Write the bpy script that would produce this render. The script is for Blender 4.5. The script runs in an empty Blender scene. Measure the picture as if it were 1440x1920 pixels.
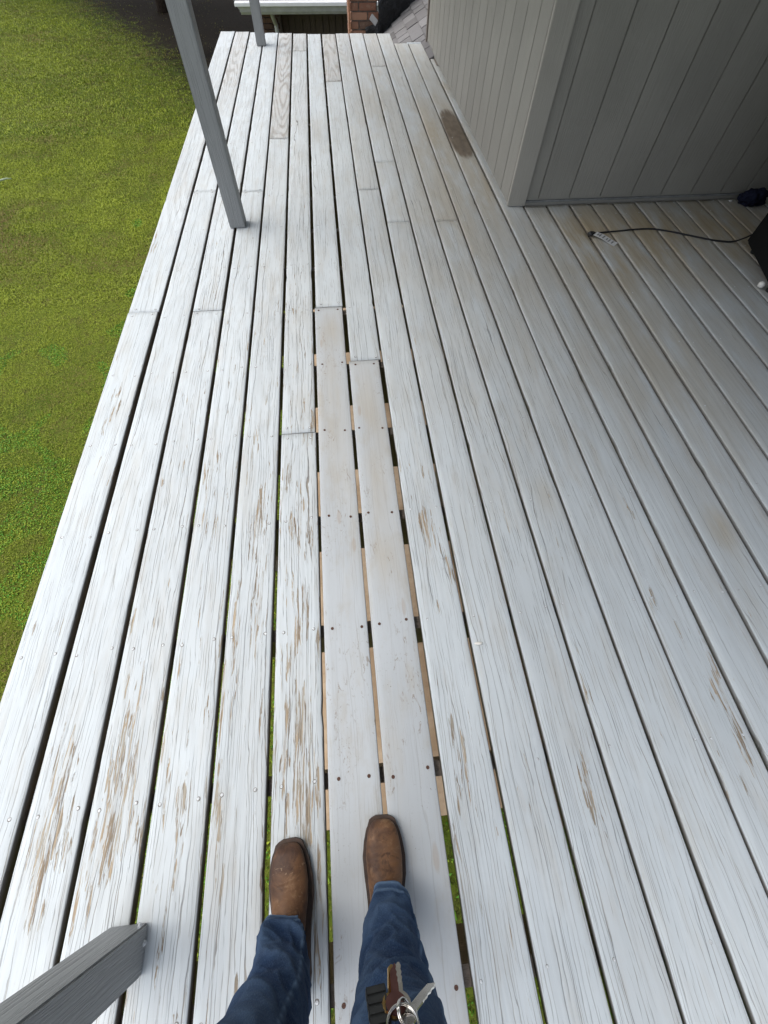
import bpy, bmesh, math, random
import numpy as np
from mathutils import Vector, Matrix, noise

R = math.radians
random.seed(7)
rng = np.random.default_rng(7)
scn = bpy.context.scene
C = scn.collection

# ------------------------------------------------------------------ camera
H = 1.30                                     # lens height above the deck boards (deck top is z = 0)
cam_d = bpy.data.cameras.new('camera')
cam = bpy.data.objects.new('camera', cam_d)
C.objects.link(cam)
cam_d.sensor_fit = 'VERTICAL'
cam_d.sensor_height = 24.0
cam_d.lens = 24.0 * 765.337 / 1920.0
cam_d.clip_start = 0.01
cam_d.clip_end = 400
CR = Vector((0.9948827, -0.10029471, 0.01222222))
CU = Vector((0.08129967, 0.8664824, 0.492543))
CW = Vector((0.0599898, 0.48902885, -0.87020228))
cam.matrix_world = Matrix(((CR.x, CU.x, -CW.x, 0), (CR.y, CU.y, -CW.y, 0), (CR.z, CU.z, -CW.z, H), (0, 0, 0, 1)))
scn.camera = cam

# ------------------------------------------------------------------ light: bright overcast day
SUN_EL, SUN_AZ = R(63), R(-78)               # azimuth measured from +Y towards +X: light comes from the open left side
world = bpy.data.worlds.new('World')
scn.world = world
world.use_nodes = True
wn = world.node_tree.nodes
sky = wn.new('ShaderNodeTexSky')
sky.sky_type = 'NISHITA'
sky.sun_disc = False
sky.sun_elevation = SUN_EL
sky.sun_rotation = SUN_AZ
sky.dust_density = 3.0
sky.air_density = 1.0
bg = wn['Background']
bg.inputs['Strength'].default_value = 0.15
pale = wn.new('ShaderNodeHueSaturation')             # thin cloud takes most of the blue out of the sky
pale.inputs['Saturation'].default_value = 0.50
world.node_tree.links.new(sky.outputs[0], pale.inputs['Color'])
world.node_tree.links.new(pale.outputs[0], bg.inputs[0])
sun_d = bpy.data.lights.new('sun', 'SUN')
sun_d.energy = 1.25
sun_d.angle = R(70)
sun_d.color = (1.0, 0.96, 0.90)
sun = bpy.data.objects.new('sun', sun_d)
C.objects.link(sun)
sdir = Vector((math.sin(SUN_AZ) * math.cos(SUN_EL), math.cos(SUN_AZ) * math.cos(SUN_EL), math.sin(SUN_EL)))
sun.rotation_euler = sdir.to_track_quat('Z', 'Y').to_euler()
scn.view_settings.view_transform = 'Standard'
scn.view_settings.look = 'None'
scn.view_settings.gamma = 1.0
scn.view_settings.use_curve_mapping = False
scn.view_settings.exposure = 0.82

# ------------------------------------------------------------------ helpers
class NT:
    """small node-tree writer"""
    def __init__(s, name):
        s.m = bpy.data.materials.new(name)
        s.m.use_nodes = True
        s.t = s.m.node_tree
        s.n = s.t.nodes
        s.b = s.n['Principled BSDF']
    def link(s, a, b):
        s.t.links.new(a, b)
    def put(s, sock, v):
        if isinstance(v, bpy.types.NodeSocket):
            s.link(v, sock)
        elif isinstance(v, (tuple, list)) and len(v) == 3 and sock.type == 'RGBA':
            sock.default_value = (*v, 1)
        else:
            sock.default_value = v
    def coord(s, kind='Object'):
        return s.n.new('ShaderNodeTexCoord').outputs[kind]
    def rnd(s):
        return s.n.new('ShaderNodeObjectInfo').outputs['Random']
    def math(s, op, a, b=0.0, c=None, clamp=False):
        nd = s.n.new('ShaderNodeMath'); nd.operation = op; nd.use_clamp = clamp
        s.put(nd.inputs[0], a); s.put(nd.inputs[1], b)
        if c is not None: s.put(nd.inputs[2], c)
        return nd.outputs[0]
    def vmath(s, op, a, b):
        nd = s.n.new('ShaderNodeVectorMath'); nd.operation = op
        s.put(nd.inputs[0], a); s.put(nd.inputs[1], b)
        return nd.outputs[0]
    def scale(s, v, xyz):
        return s.vmath('MULTIPLY', v, xyz)
    def noise(s, v, sc=1.0, det=2.0, rough=.5, dist=0.0, out='Fac'):
        nd = s.n.new('ShaderNodeTexNoise')
        s.put(nd.inputs['Vector'], v); nd.inputs['Scale'].default_value = sc
        nd.inputs['Detail'].default_value = det; nd.inputs['Roughness'].default_value = rough
        nd.inputs['Distortion'].default_value = dist
        return nd.outputs[out]
    def voro(s, v, sc=1.0, feat='F1', out='Distance'):
        nd = s.n.new('ShaderNodeTexVoronoi'); nd.feature = feat; nd.voronoi_dimensions = '2D'
        s.put(nd.inputs['Vector'], v); nd.inputs['Scale'].default_value = sc
        return nd.outputs[out]
    def ss(s, v, a, b, lo=0.0, hi=1.0):
        nd = s.n.new('ShaderNodeMapRange'); nd.interpolation_type = 'SMOOTHSTEP'
        s.put(nd.inputs['Value'], v); s.put(nd.inputs['From Min'], a); s.put(nd.inputs['From Max'], b)
        s.put(nd.inputs['To Min'], lo); s.put(nd.inputs['To Max'], hi)
        return nd.outputs[0]
    def mix(s, f, a, b, mode='MIX'):
        nd = s.n.new('ShaderNodeMix'); nd.data_type = 'RGBA'; nd.blend_type = mode
        s.put(nd.inputs[0], f); s.put(nd.inputs[6], a); s.put(nd.inputs[7], b)
        return nd.outputs[2]
    def attr(s, name, kind='GEOMETRY'):
        nd = s.n.new('ShaderNodeAttribute'); nd.attribute_name = name; nd.attribute_type = kind
        return nd.outputs['Fac']
    def bump(s, h, strength=.5, dist=.002, normal=None):
        nd = s.n.new('ShaderNodeBump')
        s.put(nd.inputs['Height'], h); nd.inputs['Strength'].default_value = strength
        nd.inputs['Distance'].default_value = dist
        if normal is not None: s.link(normal, nd.inputs['Normal'])
        s.link(nd.outputs[0], s.b.inputs['Normal'])
        return nd.outputs[0]
    def done(s, color=None, rough=.6, metal=0.0, spec=.5):
        if color is not None: s.put(s.b.inputs['Base Color'], color)
        s.put(s.b.inputs['Roughness'], rough); s.put(s.b.inputs['Metallic'], metal)
        s.put(s.b.inputs['Specular IOR Level'], spec)
        return s.m

def tag(o, label=None, cat=None, group=None, kind=None):
    if label: o['label'] = label
    if cat: o['category'] = cat
    if group: o['group'] = group
    if kind: o['kind'] = kind
    return o

def empty(name, loc, label, cat, group=None, rz=0.0):
    o = bpy.data.objects.new(name, None)
    o.empty_display_size = .1
    C.objects.link(o)
    o.location = loc; o.rotation_euler = (0, 0, rz)
    return tag(o, label, cat, group)

def link(name, me, mat, parent=None, loc=None, smooth=False, rot=None):
    o = bpy.data.objects.new(name, me)
    if mat is not None and len(me.materials) == 0: me.materials.append(mat)
    C.objects.link(o)
    if parent is not None:
        o.parent = parent
        if loc is not None:                      # loc given in world coordinates
            o.location = parent_inv(parent) @ Vector(loc)
        else:
            o.matrix_parent_inverse = parent_mat(parent).inverted()
    elif loc is not None:
        o.location = loc
    if rot is not None: o.rotation_euler = rot
    if smooth:
        me.polygons.foreach_set('use_smooth', [True] * len(me.polygons))
    return o

def parent_mat(p):
    m = Matrix.LocRotScale(p.location, p.rotation_euler.to_quaternion(), p.scale)
    if p.parent is not None:
        m = parent_mat(p.parent) @ p.matrix_parent_inverse @ m
    return m
def parent_inv(p):
    return parent_mat(p).inverted()

class MB:
    """bmesh collector"""
    def __init__(s): s.bm = bmesh.new()
    def box(s, x0, x1, y0, y1, z0, z1, bev=0.0, rot=None):
        b = bmesh.new()
        bmesh.ops.create_cube(b, size=1)
        bmesh.ops.scale(b, vec=(x1 - x0, y1 - y0, z1 - z0), verts=b.verts)
        if bev: bmesh.ops.bevel(b, geom=b.edges[:], offset=bev, segments=2, affect='EDGES')
        if rot is not None: bmesh.ops.transform(b, matrix=rot.to_4x4(), verts=b.verts)
        bmesh.ops.translate(b, vec=((x0 + x1) / 2, (y0 + y1) / 2, (z0 + z1) / 2), verts=b.verts)
        s._take(b); return s
    def _take(s, b):
        me = bpy.data.meshes.new('tmp'); b.to_mesh(me); b.free()
        s.bm.from_mesh(me); bpy.data.meshes.remove(me)
    def prism(s, pts, z0, z1):
        lo = [s.bm.verts.new((p[0], p[1], z0)) for p in pts]
        hi = [s.bm.verts.new((p[0], p[1], z1)) for p in pts]
        n = len(pts)
        s.bm.faces.new(hi); s.bm.faces.new(lo[::-1])
        for i in range(n):
            s.bm.faces.new((lo[i], lo[(i + 1) % n], hi[(i + 1) % n], hi[i]))
        return s
    def ring_loft(s, rings, cap0=True, cap1=True):
        vs = [[s.bm.verts.new(p) for p in r] for r in rings]
        n = len(vs[0])
        for a, b in zip(vs, vs[1:]):
            for i in range(n):
                s.bm.faces.new((a[i], a[(i + 1) % n], b[(i + 1) % n], b[i]))
        if cap0: s.bm.faces.new(vs[0][::-1])
        if cap1: s.bm.faces.new(vs[-1])
        return s
    def tube(s, pts, r, n=10, cap=True):
        pts = [Vector(p) for p in pts]
        rings = []
        up = Vector((0.13, 0.27, 0.95)).normalized()
        for i, p in enumerate(pts):
            t = (pts[min(i + 1, len(pts) - 1)] - pts[max(i - 1, 0)]).normalized()
            a = t.cross(up)
            if a.length < 1e-3: a = t.cross(Vector((1, 0, 0)))
            a.normalize(); b = a.cross(t)
            rr = r[i] if isinstance(r, (list, tuple)) else r
            rings.append([p + (a * math.cos(2 * math.pi * k / n) + b * math.sin(2 * math.pi * k / n)) * rr for k in range(n)])
        return s.ring_loft(rings, cap, cap)
    def disc(s, x, y, z, r, h, n=8):
        rings = [[(x + r * f * math.cos(2 * math.pi * k / n), y + r * f * math.sin(2 * math.pi * k / n), z + hh) for k in range(n)]
                 for f, hh in ((1, -.002), (1, h * .6), (.6, h))]
        return s.ring_loft(rings, False, True)
    def mesh(s, name):
        me = bpy.data.meshes.new(name)
        bmesh.ops.recalc_face_normals(s.bm, faces=s.bm.faces[:])
        s.bm.to_mesh(me); s.bm.free()
        return me
    def obj(s, name, mat, parent=None, smooth=False, loc=None):
        return link(name, s.mesh(name), mat, parent, loc, smooth)

# ------------------------------------------------------------------ materials
def painted_wood(name, paint, dark, new=False):
    t = NT(name)
    rn = t.rnd()
    off = t.n.new('ShaderNodeCombineXYZ')
    t.put(off.inputs[0], t.math('MULTIPLY', rn, 37.0)); t.put(off.inputs[1], t.math('MULTIPLY', rn, 91.0)); t.put(off.inputs[2], t.math('MULTIPLY', rn, 13.0))
    p = t.vmath('ADD', t.coord(), off.outputs[0])
    # slow wander of the grain plus knots
    wob = t.noise(t.scale(p, (5, 1.1, 5)), 1, 2, .5, 0, 'Color')
    wv = t.vmath('SUBTRACT', wob, (.5, .5, .5))
    q = t.vmath('ADD', p, t.scale(wv, (.05, 0, 0)))
    peel = t.attr('peel'); dirt = t.attr('dirt'); wea = t.attr('weather'); wet = t.attr('wet')
    g_f = t.noise(t.scale(q, (190, 5.0, 20)), 1, 3, .6)
    g_m = t.noise(t.scale(q, (62, 1.6, 8)), 1, 3, .55)
    big = t.noise(t.scale(p, (3.0, 1.2, 3)), 1, 3, .6)
    mid = t.noise(t.scale(p, (22, 9, 9)), 1, 4, .6)
    # cracked paint: long narrow cells, cracks run along the grain
    qj = t.vmath('ADD', q, t.scale(t.vmath('SUBTRACT', t.noise(t.scale(p, (60, 14, 20)), 1, 2, .6, 0, 'Color'), (.5, .5, .5)), (.006, .05, 0)))
    sx = t.n.new('ShaderNodeSeparateXYZ'); t.put(sx.inputs[0], qj); sx = sx.outputs[0]
    def lines(freq, wander, amount):                   # irregularly spaced lines that wander with the grain
        w_ = t.math('ADD', t.math('MULTIPLY', sx, freq), t.math('MULTIPLY', t.noise(t.scale(p, wander), 1, 3, .6), amount))
        nd = t.n.new('ShaderNodeTexVoronoi'); nd.voronoi_dimensions = '1D'; nd.feature = 'DISTANCE_TO_EDGE'
        t.put(nd.inputs['W'], w_); nd.inputs['Scale'].default_value = 1.0
        return nd.outputs['Distance']
    e1 = lines(30, (8, .8, 3), 2.4)
    cmask = t.ss(t.noise(t.scale(p, (24, 1.6, 5)), 1, 2, .5), .40, .55)
    crack = t.math('MULTIPLY', t.ss(e1, .036, .016), cmask)
    fl = t.scale(qj, (135, 8.0, 12))
    e2 = lines(100, (26, 3.0, 5), 2.4)
    cmask2 = t.ss(t.noise(t.scale(p, (46, 6, 9)), 1, 3, .6), .43, .56)
    check = t.math('MULTIPLY', t.ss(e2, .085, .035), cmask2)
    flake = t.n.new('ShaderNodeSeparateColor')
    t.put(flake.inputs[0], t.voro(fl, 1, 'F1', 'Color'))
    flake = flake.outputs[0]
    # growth rings, seen where the paint is thin
    rn_ = t.noise(t.scale(q, (8.5, .62, 3)), 1, .6, .4)
    ring = t.math('ADD', t.math('MULTIPLY', t.math('SINE', t.math('MULTIPLY', rn_, 88.0)), .5), .5)
    # peeling paint
    pn = t.math('ADD', t.math('MULTIPLY', t.noise(t.scale(qj, (85, 8.5, 12)), 1, 4, .62), .66), t.math('MULTIPLY', flake, .34))
    thr = t.math('SUBTRACT', .80, t.math('MULTIPLY', peel, .41))
    rem = t.ss(t.noise(t.scale(qj, (150, 9, 12)), 1, 4, .7), .47, .53)      # slivers of paint left inside the bare patches
    age = t.attr('age')
    lvl = t.ss(t.math('FRACT', t.math('MULTIPLY', rn, 17.7)), 0.0, 1.0, .88, 1.12)
    crack = t.math('MULTIPLY', crack, lvl)
    check = t.math('MULTIPLY', t.math('MULTIPLY', check, age), t.math('MULTIPLY', lvl, lvl))
    crack = t.math('MULTIPLY', crack, t.math('ADD', .3, t.math('MULTIPLY', age, .7)))
    bare = t.math('MULTIPLY', t.ss(pn, thr, t.math('ADD', thr, .025)), t.math('SUBTRACT', 1.0, t.math('MULTIPLY', rem, .85)))
    lift = t.ss(pn, t.math('SUBTRACT', thr, .05), thr)
    # colours
    pv = t.mix(t.ss(big, .3, .7), tuple(c * .93 for c in paint), tuple(min(1, c * 1.05) for c in paint))
    pv = t.mix(t.math('MULTIPLY', t.ss(g_m, .50, .8), .17), pv, tuple(c * .66 for c in paint))
    pv = t.mix(t.math('MULTIPLY', t.ss(g_f, .52, .80), .10 if not new else .06), pv, tuple(c * .5 for c in paint))
    pv = t.mix(t.math('MULTIPLY', t.ss(t.noise(t.scale(p, (60, 22, 22)), 1, 4, .7), .62, .78), .30), pv, (.40, .36, .30))
    pv = t.mix(t.math('MULTIPLY', t.ss(t.noise(t.scale(p, (15, 3.0, 5)), 1, 5, .65), .46, .72), .30), pv, (.40, .365, .30))
    # weathered, almost bare boards
    wcol = t.mix(t.math('MULTIPLY', t.ss(ring, .35, .9), t.ss(g_f, .15, .5)), (.46, .465, .455), (.315, .305, .285))
    wam = t.math('MULTIPLY', wea, t.ss(mid, .25, .6, .35, 1.0))
    pv = t.mix(wam, pv, wcol)
    # beige soiling
    dcol = t.mix(t.ss(g_m, .3, .7), (.385, .32, .215), (.33, .265, .165))
    pv = t.mix(t.math('MULTIPLY', dirt, t.ss(t.noise(t.scale(p, (10, 2.4, 5)), 1, 4, .6), .12, .62)), pv, dcol)
    pv = t.mix(t.math('MULTIPLY', t.ss(wet, .0, .35), t.ss(t.math('ADD', wet, t.math('ADD', t.math('MULTIPLY', t.math('SUBTRACT', g_m, .5), 1.3), t.math('MULTIPLY', t.math('SUBTRACT', mid, .5), .8))), .1, .7, .40, .95)), pv, t.mix(t.ss(mid, .35, .65), (.105, .080, .055), (.165, .128, .09)))
    # bare wood under the paint
    wood = t.mix(t.ss(g_f, .3, .7), (.43, .35, .245), (.25, .20, .145))
    wood = t.mix(t.ss(mid, .42, .66), wood, (.35, .325, .27))
    wood = t.mix(t.math('MULTIPLY', t.ss(g_m, .5, .62), .6), wood, (.15, .115, .08))
    wood = t.mix(t.math('MULTIPLY', t.ss(g_f, .62, .75), .75), wood, (.10, .075, .05))
    col = t.mix(bare, pv, wood)
    cr = t.math('MAXIMUM', crack, t.math('MULTIPLY', check, .8 if not new else .2))
    if new: cr = t.math('MULTIPLY', cr, .35)
    col = t.mix(t.math('MULTIPLY', cr, .66), col, t.mix(t.ss(mid, .45, .6), dark, (.20, .165, .12)))
    # knots
    kn = t.voro(t.scale(q, (6.5, 1.5, 3)), 1, 'F1')
    kmask = t.ss(kn, .055, .03)
    col = t.mix(t.math('MULTIPLY', kmask, .12 if not new else .4), col, (.33, .26, .19))
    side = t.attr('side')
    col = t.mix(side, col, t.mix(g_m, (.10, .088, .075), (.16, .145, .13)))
    if new:
        sm = t.ss(t.noise(t.scale(p, (13, 5.5, 5)), 1, 5, .68), .50, .70)
        col = t.mix(t.math('MULTIPLY', sm, .30), col, (.34, .295, .22))
        sf = t.ss(t.noise(t.scale(q, (70, 26, 30)), 1, 5, .75, 1.5), .565, .64)
        sfm = t.ss(t.noise(t.scale(p, (8, 3.2, 5)), 1, 3, .55), .50, .60)
        col = t.mix(t.math('MULTIPLY', t.math('MULTIPLY', sf, sfm), .62), col, (.20, .15, .10))
        ln = check
        col = t.mix(t.math('MULTIPLY', t.math('MULTIPLY', ln, cmask2), .22), col, (.24, .22, .19))
        sp = t.ss(t.noise(t.scale(p, (240, 150, 60)), 1, 2, .6), .66, .72)
        spm = t.ss(t.noise(t.scale(p, (12, 7, 7)), 1, 2, .5), .5, .68)
        col = t.mix(t.math('MULTIPLY', t.math('MULTIPLY', sp, spm), .7), col, (.16, .125, .09))
    # relief
    h = t.math('MULTIPLY', g_m, .35)
    h = t.math('ADD', h, t.math('MULTIPLY', g_f, .2 if not new else .1))
    h = t.math('ADD', h, t.math('MULTIPLY', ring, .25 if not new else .05))
    h = t.math('SUBTRACT', h, t.math('MULTIPLY', cr, 1.1))
    h = t.math('SUBTRACT', h, t.math('MULTIPLY', bare, .75))
    h = t.math('ADD', h, t.math('MULTIPLY', lift, .35))
    h = t.math('ADD', h, t.math('MULTIPLY', mid, .3))
    t.bump(h, .55 if not new else .3, .0022)
    return t.done(col, t.math('ADD', .66, t.math('MULTIPLY', bare, .2)), 0, .25)

M = {}
PAINT = (.515, .562, .582)
M['board'] = painted_wood('painted_board', PAINT, (.11, .105, .10))
M['board_new'] = painted_wood('painted_new_board', (.44, .468, .482), (.22, .2, .18), True)

def grain_paint(name, base, axis='Z', amt=.35, streak=.25, bump=.5):
    t = NT(name)
    rn = t.rnd()
    off = t.n.new('ShaderNodeCombineXYZ')
    for i, k in enumerate((31.0, 57.0, 83.0)): t.put(off.inputs[i], t.math('MULTIPLY', rn, k))
    p = t.vmath('ADD', t.coord(), off.outputs[0])
    s1 = {'Z': (85, 85, 2.4), 'Y': (85, 2.4, 85), 'X': (2.4, 85, 85)}[axis]
    s2 = tuple(v * .35 for v in s1)
    f = t.noise(t.vmath('ADD', t.scale(p, s1), t.scale(t.noise(t.scale(p, (6, 6, 3)), 1, 2, .5, 0, 'Color'), (2, 2, 2))), 1, 3, .6)
    m = t.noise(t.scale(p, s2), 1, 3, .55)
    big = t.noise(p, 1.6, 3, .6)
    col = t.mix(t.ss(big, .3, .7), tuple(c * .92 for c in base), tuple(c * 1.07 for c in base))
    col = t.mix(t.math('MULTIPLY', t.ss(f, .56, .74), streak), col, tuple(c * .45 for c in base))
    col = t.mix(t.math('MULTIPLY', t.ss(m, .55, .75), amt), col, tuple(c * .72 for c in base))
    rd = t.math('SUBTRACT', 1.0, t.math('MULTIPLY', t.math('ABSOLUTE', t.math('SUBTRACT', f, .5)), 2.0))
    h = t.math('ADD', t.math('MULTIPLY', f, .7), t.math('MULTIPLY', t.ss(rd, .85, 1.0), -.8))
    t.bump(h, bump, .003)
    return t.done(col, .55, 0, .35)
M['post'] = grain_paint('grey_post_paint', (.25, .258, .260), 'Z', .3, .5, .55)
M['siding'] = grain_paint('grey_siding_paint', (.262, .252, .222), 'Z', .10, .12, .34)
M['trim'] = grain_paint('grey_trim_paint', (.318, .302, .265), 'Z', .12, .08, .25)
M['trim_brown'] = grain_paint('brown_trim_edge', (.16, .135, .115), 'Z', .2, .2, .4)
M['lit_face_orange'] = grain_paint('orange_brown_strip', (.34, .155, .075), 'Z', .3, .3, .3)
M['joist'] = grain_paint('old_framing_lumber', (.15, .125, .10), 'X', .4, .4, .5)
M['soffit'] = grain_paint('soffit_paint', (.22, .22, .21), 'Y', .2, .1, .2)
M['dark_plank'] = grain_paint('dark_brown_planks', (.105, .078, .064), 'Z', .5, .3, .4)

def plain(name, col, rough=.5, metal=0.0, var=.15, sc=30.0, bump=.15, spec=.5, bd=.001):
    t = NT(name)
    p = t.coord()
    n = t.noise(p, sc, 4, .6)
    c = t.mix(t.ss(n, .3, .7), tuple(v * (1 - var) for v in col), tuple(min(1, v * (1 + var)) for v in col))
    if bump: t.bump(n, bump, bd)
    return t.done(c, t.math('ADD', rough - .08, t.math('MULTIPLY', n, .16)), metal, spec)
M['screw_paint'] = plain('painted_screw', (.52, .54, .55), .5, 0, .3, 200)
M['screw_rim'] = plain('dark_ring_round_screw', (.19, .18, .165), .8, 0, .3, 200)  # dark disc under each painted screw head, showing as a ring
M['screw_rust'] = plain('rusty_screw', (.075, .035, .022), .8, 0, .5, 300, .4)
M['dark_strip'] = plain('dark_base_strip', (.20, .205, .20), .6, 0, .2, 20, .1)
M['concrete'] = None
M['white_metal'] = plain('white_gutter_metal', (.78, .79, .80), .35, 0, .04, 8, 0)
M['grey_shade_metal'] = plain('grey_shaded_metal', (.47, .475, .485), .45, 0, .1, 12, .05)  # plain grey parts, and white gutter metal with its shade painted in
M['black_plastic'] = plain('black_plastic', (.003, .003, .0035), .6, 0, .3, 60, .1, .25)
M['black_rubber'] = plain('black_cord_rubber', (.010, .010, .011), .5, 0, .3, 60, .1)
M['tag'] = plain('white_tag', (.62, .62, .60), .45, 0, .1, 40, .1)
M['tag_print'] = plain('grey_print', (.22, .22, .22), .6, 0, .2, 80, 0)
M['foot'] = plain('white_foot_plastic', (.72, .70, .64), .4, 0, .1, 60, .1)
M['rag'] = plain('navy_rag', (.012, .014, .028), .95, 0, .5, 40, .6, .1, .01)
M['steel'] = plain('polished_steel', (.62, .60, .57), .16, 1, .1, 50, .05)
M['brass'] = plain('brass', (.55, .36, .14), .3, 1, .15, 60, .05)
M['key_red'] = plain('red_brown_key', (.10, .040, .033), .35, .4, .2, 60, .05)
M['fob'] = plain('dark_fob_plastic', (.016, .017, .017), .45, 0, .2, 60, .1)
M['skin'] = plain('skin', (.48, .30, .22), .55, 0, .1, 20, .1)
M['shirt'] = plain('grey_shirt', (.10, .105, .115), .9, 0, .15, 30, .2, .1)
M['hair'] = plain('brown_hair', (.05, .03, .018), .6, 0, .4, 60, .5)
M['shoe_sole'] = plain('dark_sole', (.045, .026, .017), .7, 0, .3, 80, .3)
M['mortar'] = plain('mortar', (.20, .17, .15), .9, 0, .2, 60, .5)

def m_concrete():
    t = NT('tan_patio')
    p = t.coord()
    a = t.noise(p, 1.3, 5, .65); b = t.noise(p, 26, 4, .7)
    c = t.mix(t.ss(a, .35, .65), (.34, .235, .14), (.52, .40, .275))
    c = t.mix(t.math('MULTIPLY', t.ss(b, .5, .75), .4), c, (.22, .14, .075))
    t.bump(b, .4, .004)
    return t.done(c, .9)
M['concrete'] = m_concrete()

def m_lawn():
    t = NT('lawn_soil')
    p = t.coord()
    a = t.noise(p, .55, 4, .6); b = t.noise(p, 34, 5, .75); c_ = t.noise(p, 7, 4, .65)
    c = t.mix(t.ss(a, .35, .65), (.085, .125, .014), (.125, .160, .020))
    c = t.mix(t.math('MULTIPLY', t.ss(c_, .45, .72), .7), c, (.10, .085, .03))
    c = t.mix(t.math('MULTIPLY', t.ss(b, .45, .65), .75), c, (.022, .030, .006))
    mul = t.attr('mulch_shade')
    m2 = t.ss(t.math('ADD', mul, t.math('MULTIPLY', t.math('SUBTRACT', c_, .5), .9)), .35, .75)
    mc = t.mix(t.ss(b, .35, .7), (.010, .008, .005), (.040, .027, .015))  # dark mulch, with the tree shade on the grass painted in
    c = t.mix(m2, c, mc)
    t.bump(b, .8, .03)
    return t.done(c, .95, 0, .1)
M['lawn'] = m_lawn()

def m_blade():
    t = NT('grass_blades')
    f = t.attr('tint')
    c = t.mix(t.ss(f, 0.0, .40), (.20, .145, .050), (.180, .218, .022))
    c = t.mix(t.ss(f, .42, .72), c, (.262, .312, .026))
    c = t.mix(t.ss(f, .76, 1.0), c, (.080, .225, .020))
    t.put(t.b.inputs['Subsurface Weight'], 0.0)
    return t.done(c, .6, 0, .2)
M['blade'] = m_blade()

def m_brick():
    t = NT('red_brick')
    p = t.coord()
    rn = t.rnd()
    c = t.mix(rn, (.215, .10, .065), (.38, .21, .14))
    c = t.mix(t.math('GREATER_THAN', t.math('FRACT', t.math('MULTIPLY', rn, 7.3)), .8), c, (.17, .105, .075))
    n = t.noise(t.vmath('ADD', p, t.scale(t.n.new('ShaderNodeObjectInfo').outputs['Location'], (3, 3, 3))), 30, 4, .7)
    c = t.mix(t.math('MULTIPLY', t.ss(n, .5, .7), .5), c, (.33, .24, .18))
    t.bump(n, .5, .004)
    return t.done(c, .9)
M['brick'] = m_brick()
def m_brick_dark():
    t = NT('dark_brick')
    rn = t.rnd()
    n = t.noise(t.coord(), 30, 4, .7)
    c = t.mix(rn, (.075, .045, .035), (.15, .085, .06))
    c = t.mix(t.math('MULTIPLY', t.ss(n, .5, .7), .4), c, (.16, .12, .1))
    t.bump(n, .5, .004)
    return t.done(c, .9)
M['brick_dark'] = m_brick_dark()

def m_shingle():
    t = NT('grey_shingle')
    p = t.coord()
    rn = t.rnd()
    g = t.noise(t.vmath('ADD', p, t.scale(t.n.new('ShaderNodeObjectInfo').outputs['Location'], (1, 1, 1))), 240, 2, .7)
    b = t.noise(t.vmath('ADD', p, t.scale(t.n.new('ShaderNodeObjectInfo').outputs['Location'], (1, 1, 1))), 14, 3, .6)
    c = t.mix(rn, (.15, .145, .145), (.26, .255, .255))
    c = t.mix(t.math('MULTIPLY', t.ss(g, .45, .7), .6), c, (.10, .095, .09))
    c = t.mix(t.math('MULTIPLY', t.ss(b, .55, .75), .5), c, (.16, .15, .145))
    t.bump(g, .5, .003)
    return t.done(c, .95, 0, .2)
M['shingle'] = m_shingle()
def m_tar():
    t = NT('black_flashing')
    p = t.coord()
    a = t.noise(p, 13, 5, .7, 1.2); b = t.noise(p, 5, 3, .6, .6)
    c = t.mix(t.ss(a, .5, .72), (.006, .007, .009), (.055, .065, .08))
    c = t.mix(t.math('MULTIPLY', t.ss(b, .62, .7), .6), c, (.16, .18, .2))
    t.bump(a, 1.0, .03)
    return t.done(c, .32, 0, .5)
M['tar'] = m_tar()

def m_denim():
    t = NT('blue_denim')
    p = t.coord()
    uv = t.coord('UV')
    w1 = t.noise(t.scale(p, (900, 900, 160)), 1, 2, .6)
    w2 = t.noise(t.scale(p, (260, 260, 900)), 1, 2, .6)
    big = t.noise(p, 9, 4, .6)
    fade = t.attr('fade')
    c = t.mix(t.ss(big, .3, .7), (.007, .019, .052), (.013, .034, .086))
    c = t.mix(t.math('MULTIPLY', fade, .85), c, (.15, .225, .33))
    c = t.mix(t.math('MULTIPLY', t.ss(w1, .5, .72), .5), c, (.07, .115, .185))
    c = t.mix(t.math('MULTIPLY', t.ss(w2, .55, .7), .25), c, (.006, .013, .032))
    h = t.math('ADD', t.math('MULTIPLY', w1, .5), t.math('MULTIPLY', t.noise(t.scale(p, (18, 18, 42)), 1, 3, .6, .8), 2.2))
    t.bump(h, .55, .006)
    return t.done(c, .9, 0, .15)
M['denim'] = m_denim()
M['thread'] = plain('denim_hem', (.055, .09, .15), .9, 0, .4, 150, .5, .1)
def m_leather():
    t = NT('brown_leather')
    p = t.coord()
    a = t.noise(p, 22, 5, .7, .8); b = t.noise(p, 6, 3, .6, .5); f = t.noise(p, 220, 2, .6)
    b2 = t.noise(p, 14, 4, .65, .3)
    c = t.mix(t.ss(b2, .34, .64), (.054, .027, .017), (.140, .070, .033))
    c = t.mix(t.math('MULTIPLY', t.ss(a, .54, .68), .55), c, (.235, .140, .075))
    c = t.mix(t.math('MULTIPLY', t.ss(a, .46, .34), .7), c, (.034, .018, .012))
    sc_ = t.ss(t.noise(t.scale(p, (30, 75, 60)), 1, 4, .7, 1.5), .63, .69)
    c = t.mix(t.math('MULTIPLY', sc_, .5), c, (.30, .20, .125))
    h = t.math('ADD', t.math('MULTIPLY', a, 1.0), t.math('MULTIPLY', f, .25))
    t.bump(h, .45, .004)
    return t.done(c, .6, 0, .3)
M['leather'] = m_leather()
def m_leaf():
    t = NT('dark_foliage')
    c = t.mix(t.attr('tint'), (.018, .040, .010), (.055, .095, .022))
    return t.done(c, .6, 0, .3)
M['leaf'] = m_leaf()
M['bark'] = plain('bark', (.055, .04, .03), .95, 0, .4, 14, .8, .1, .02)

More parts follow.
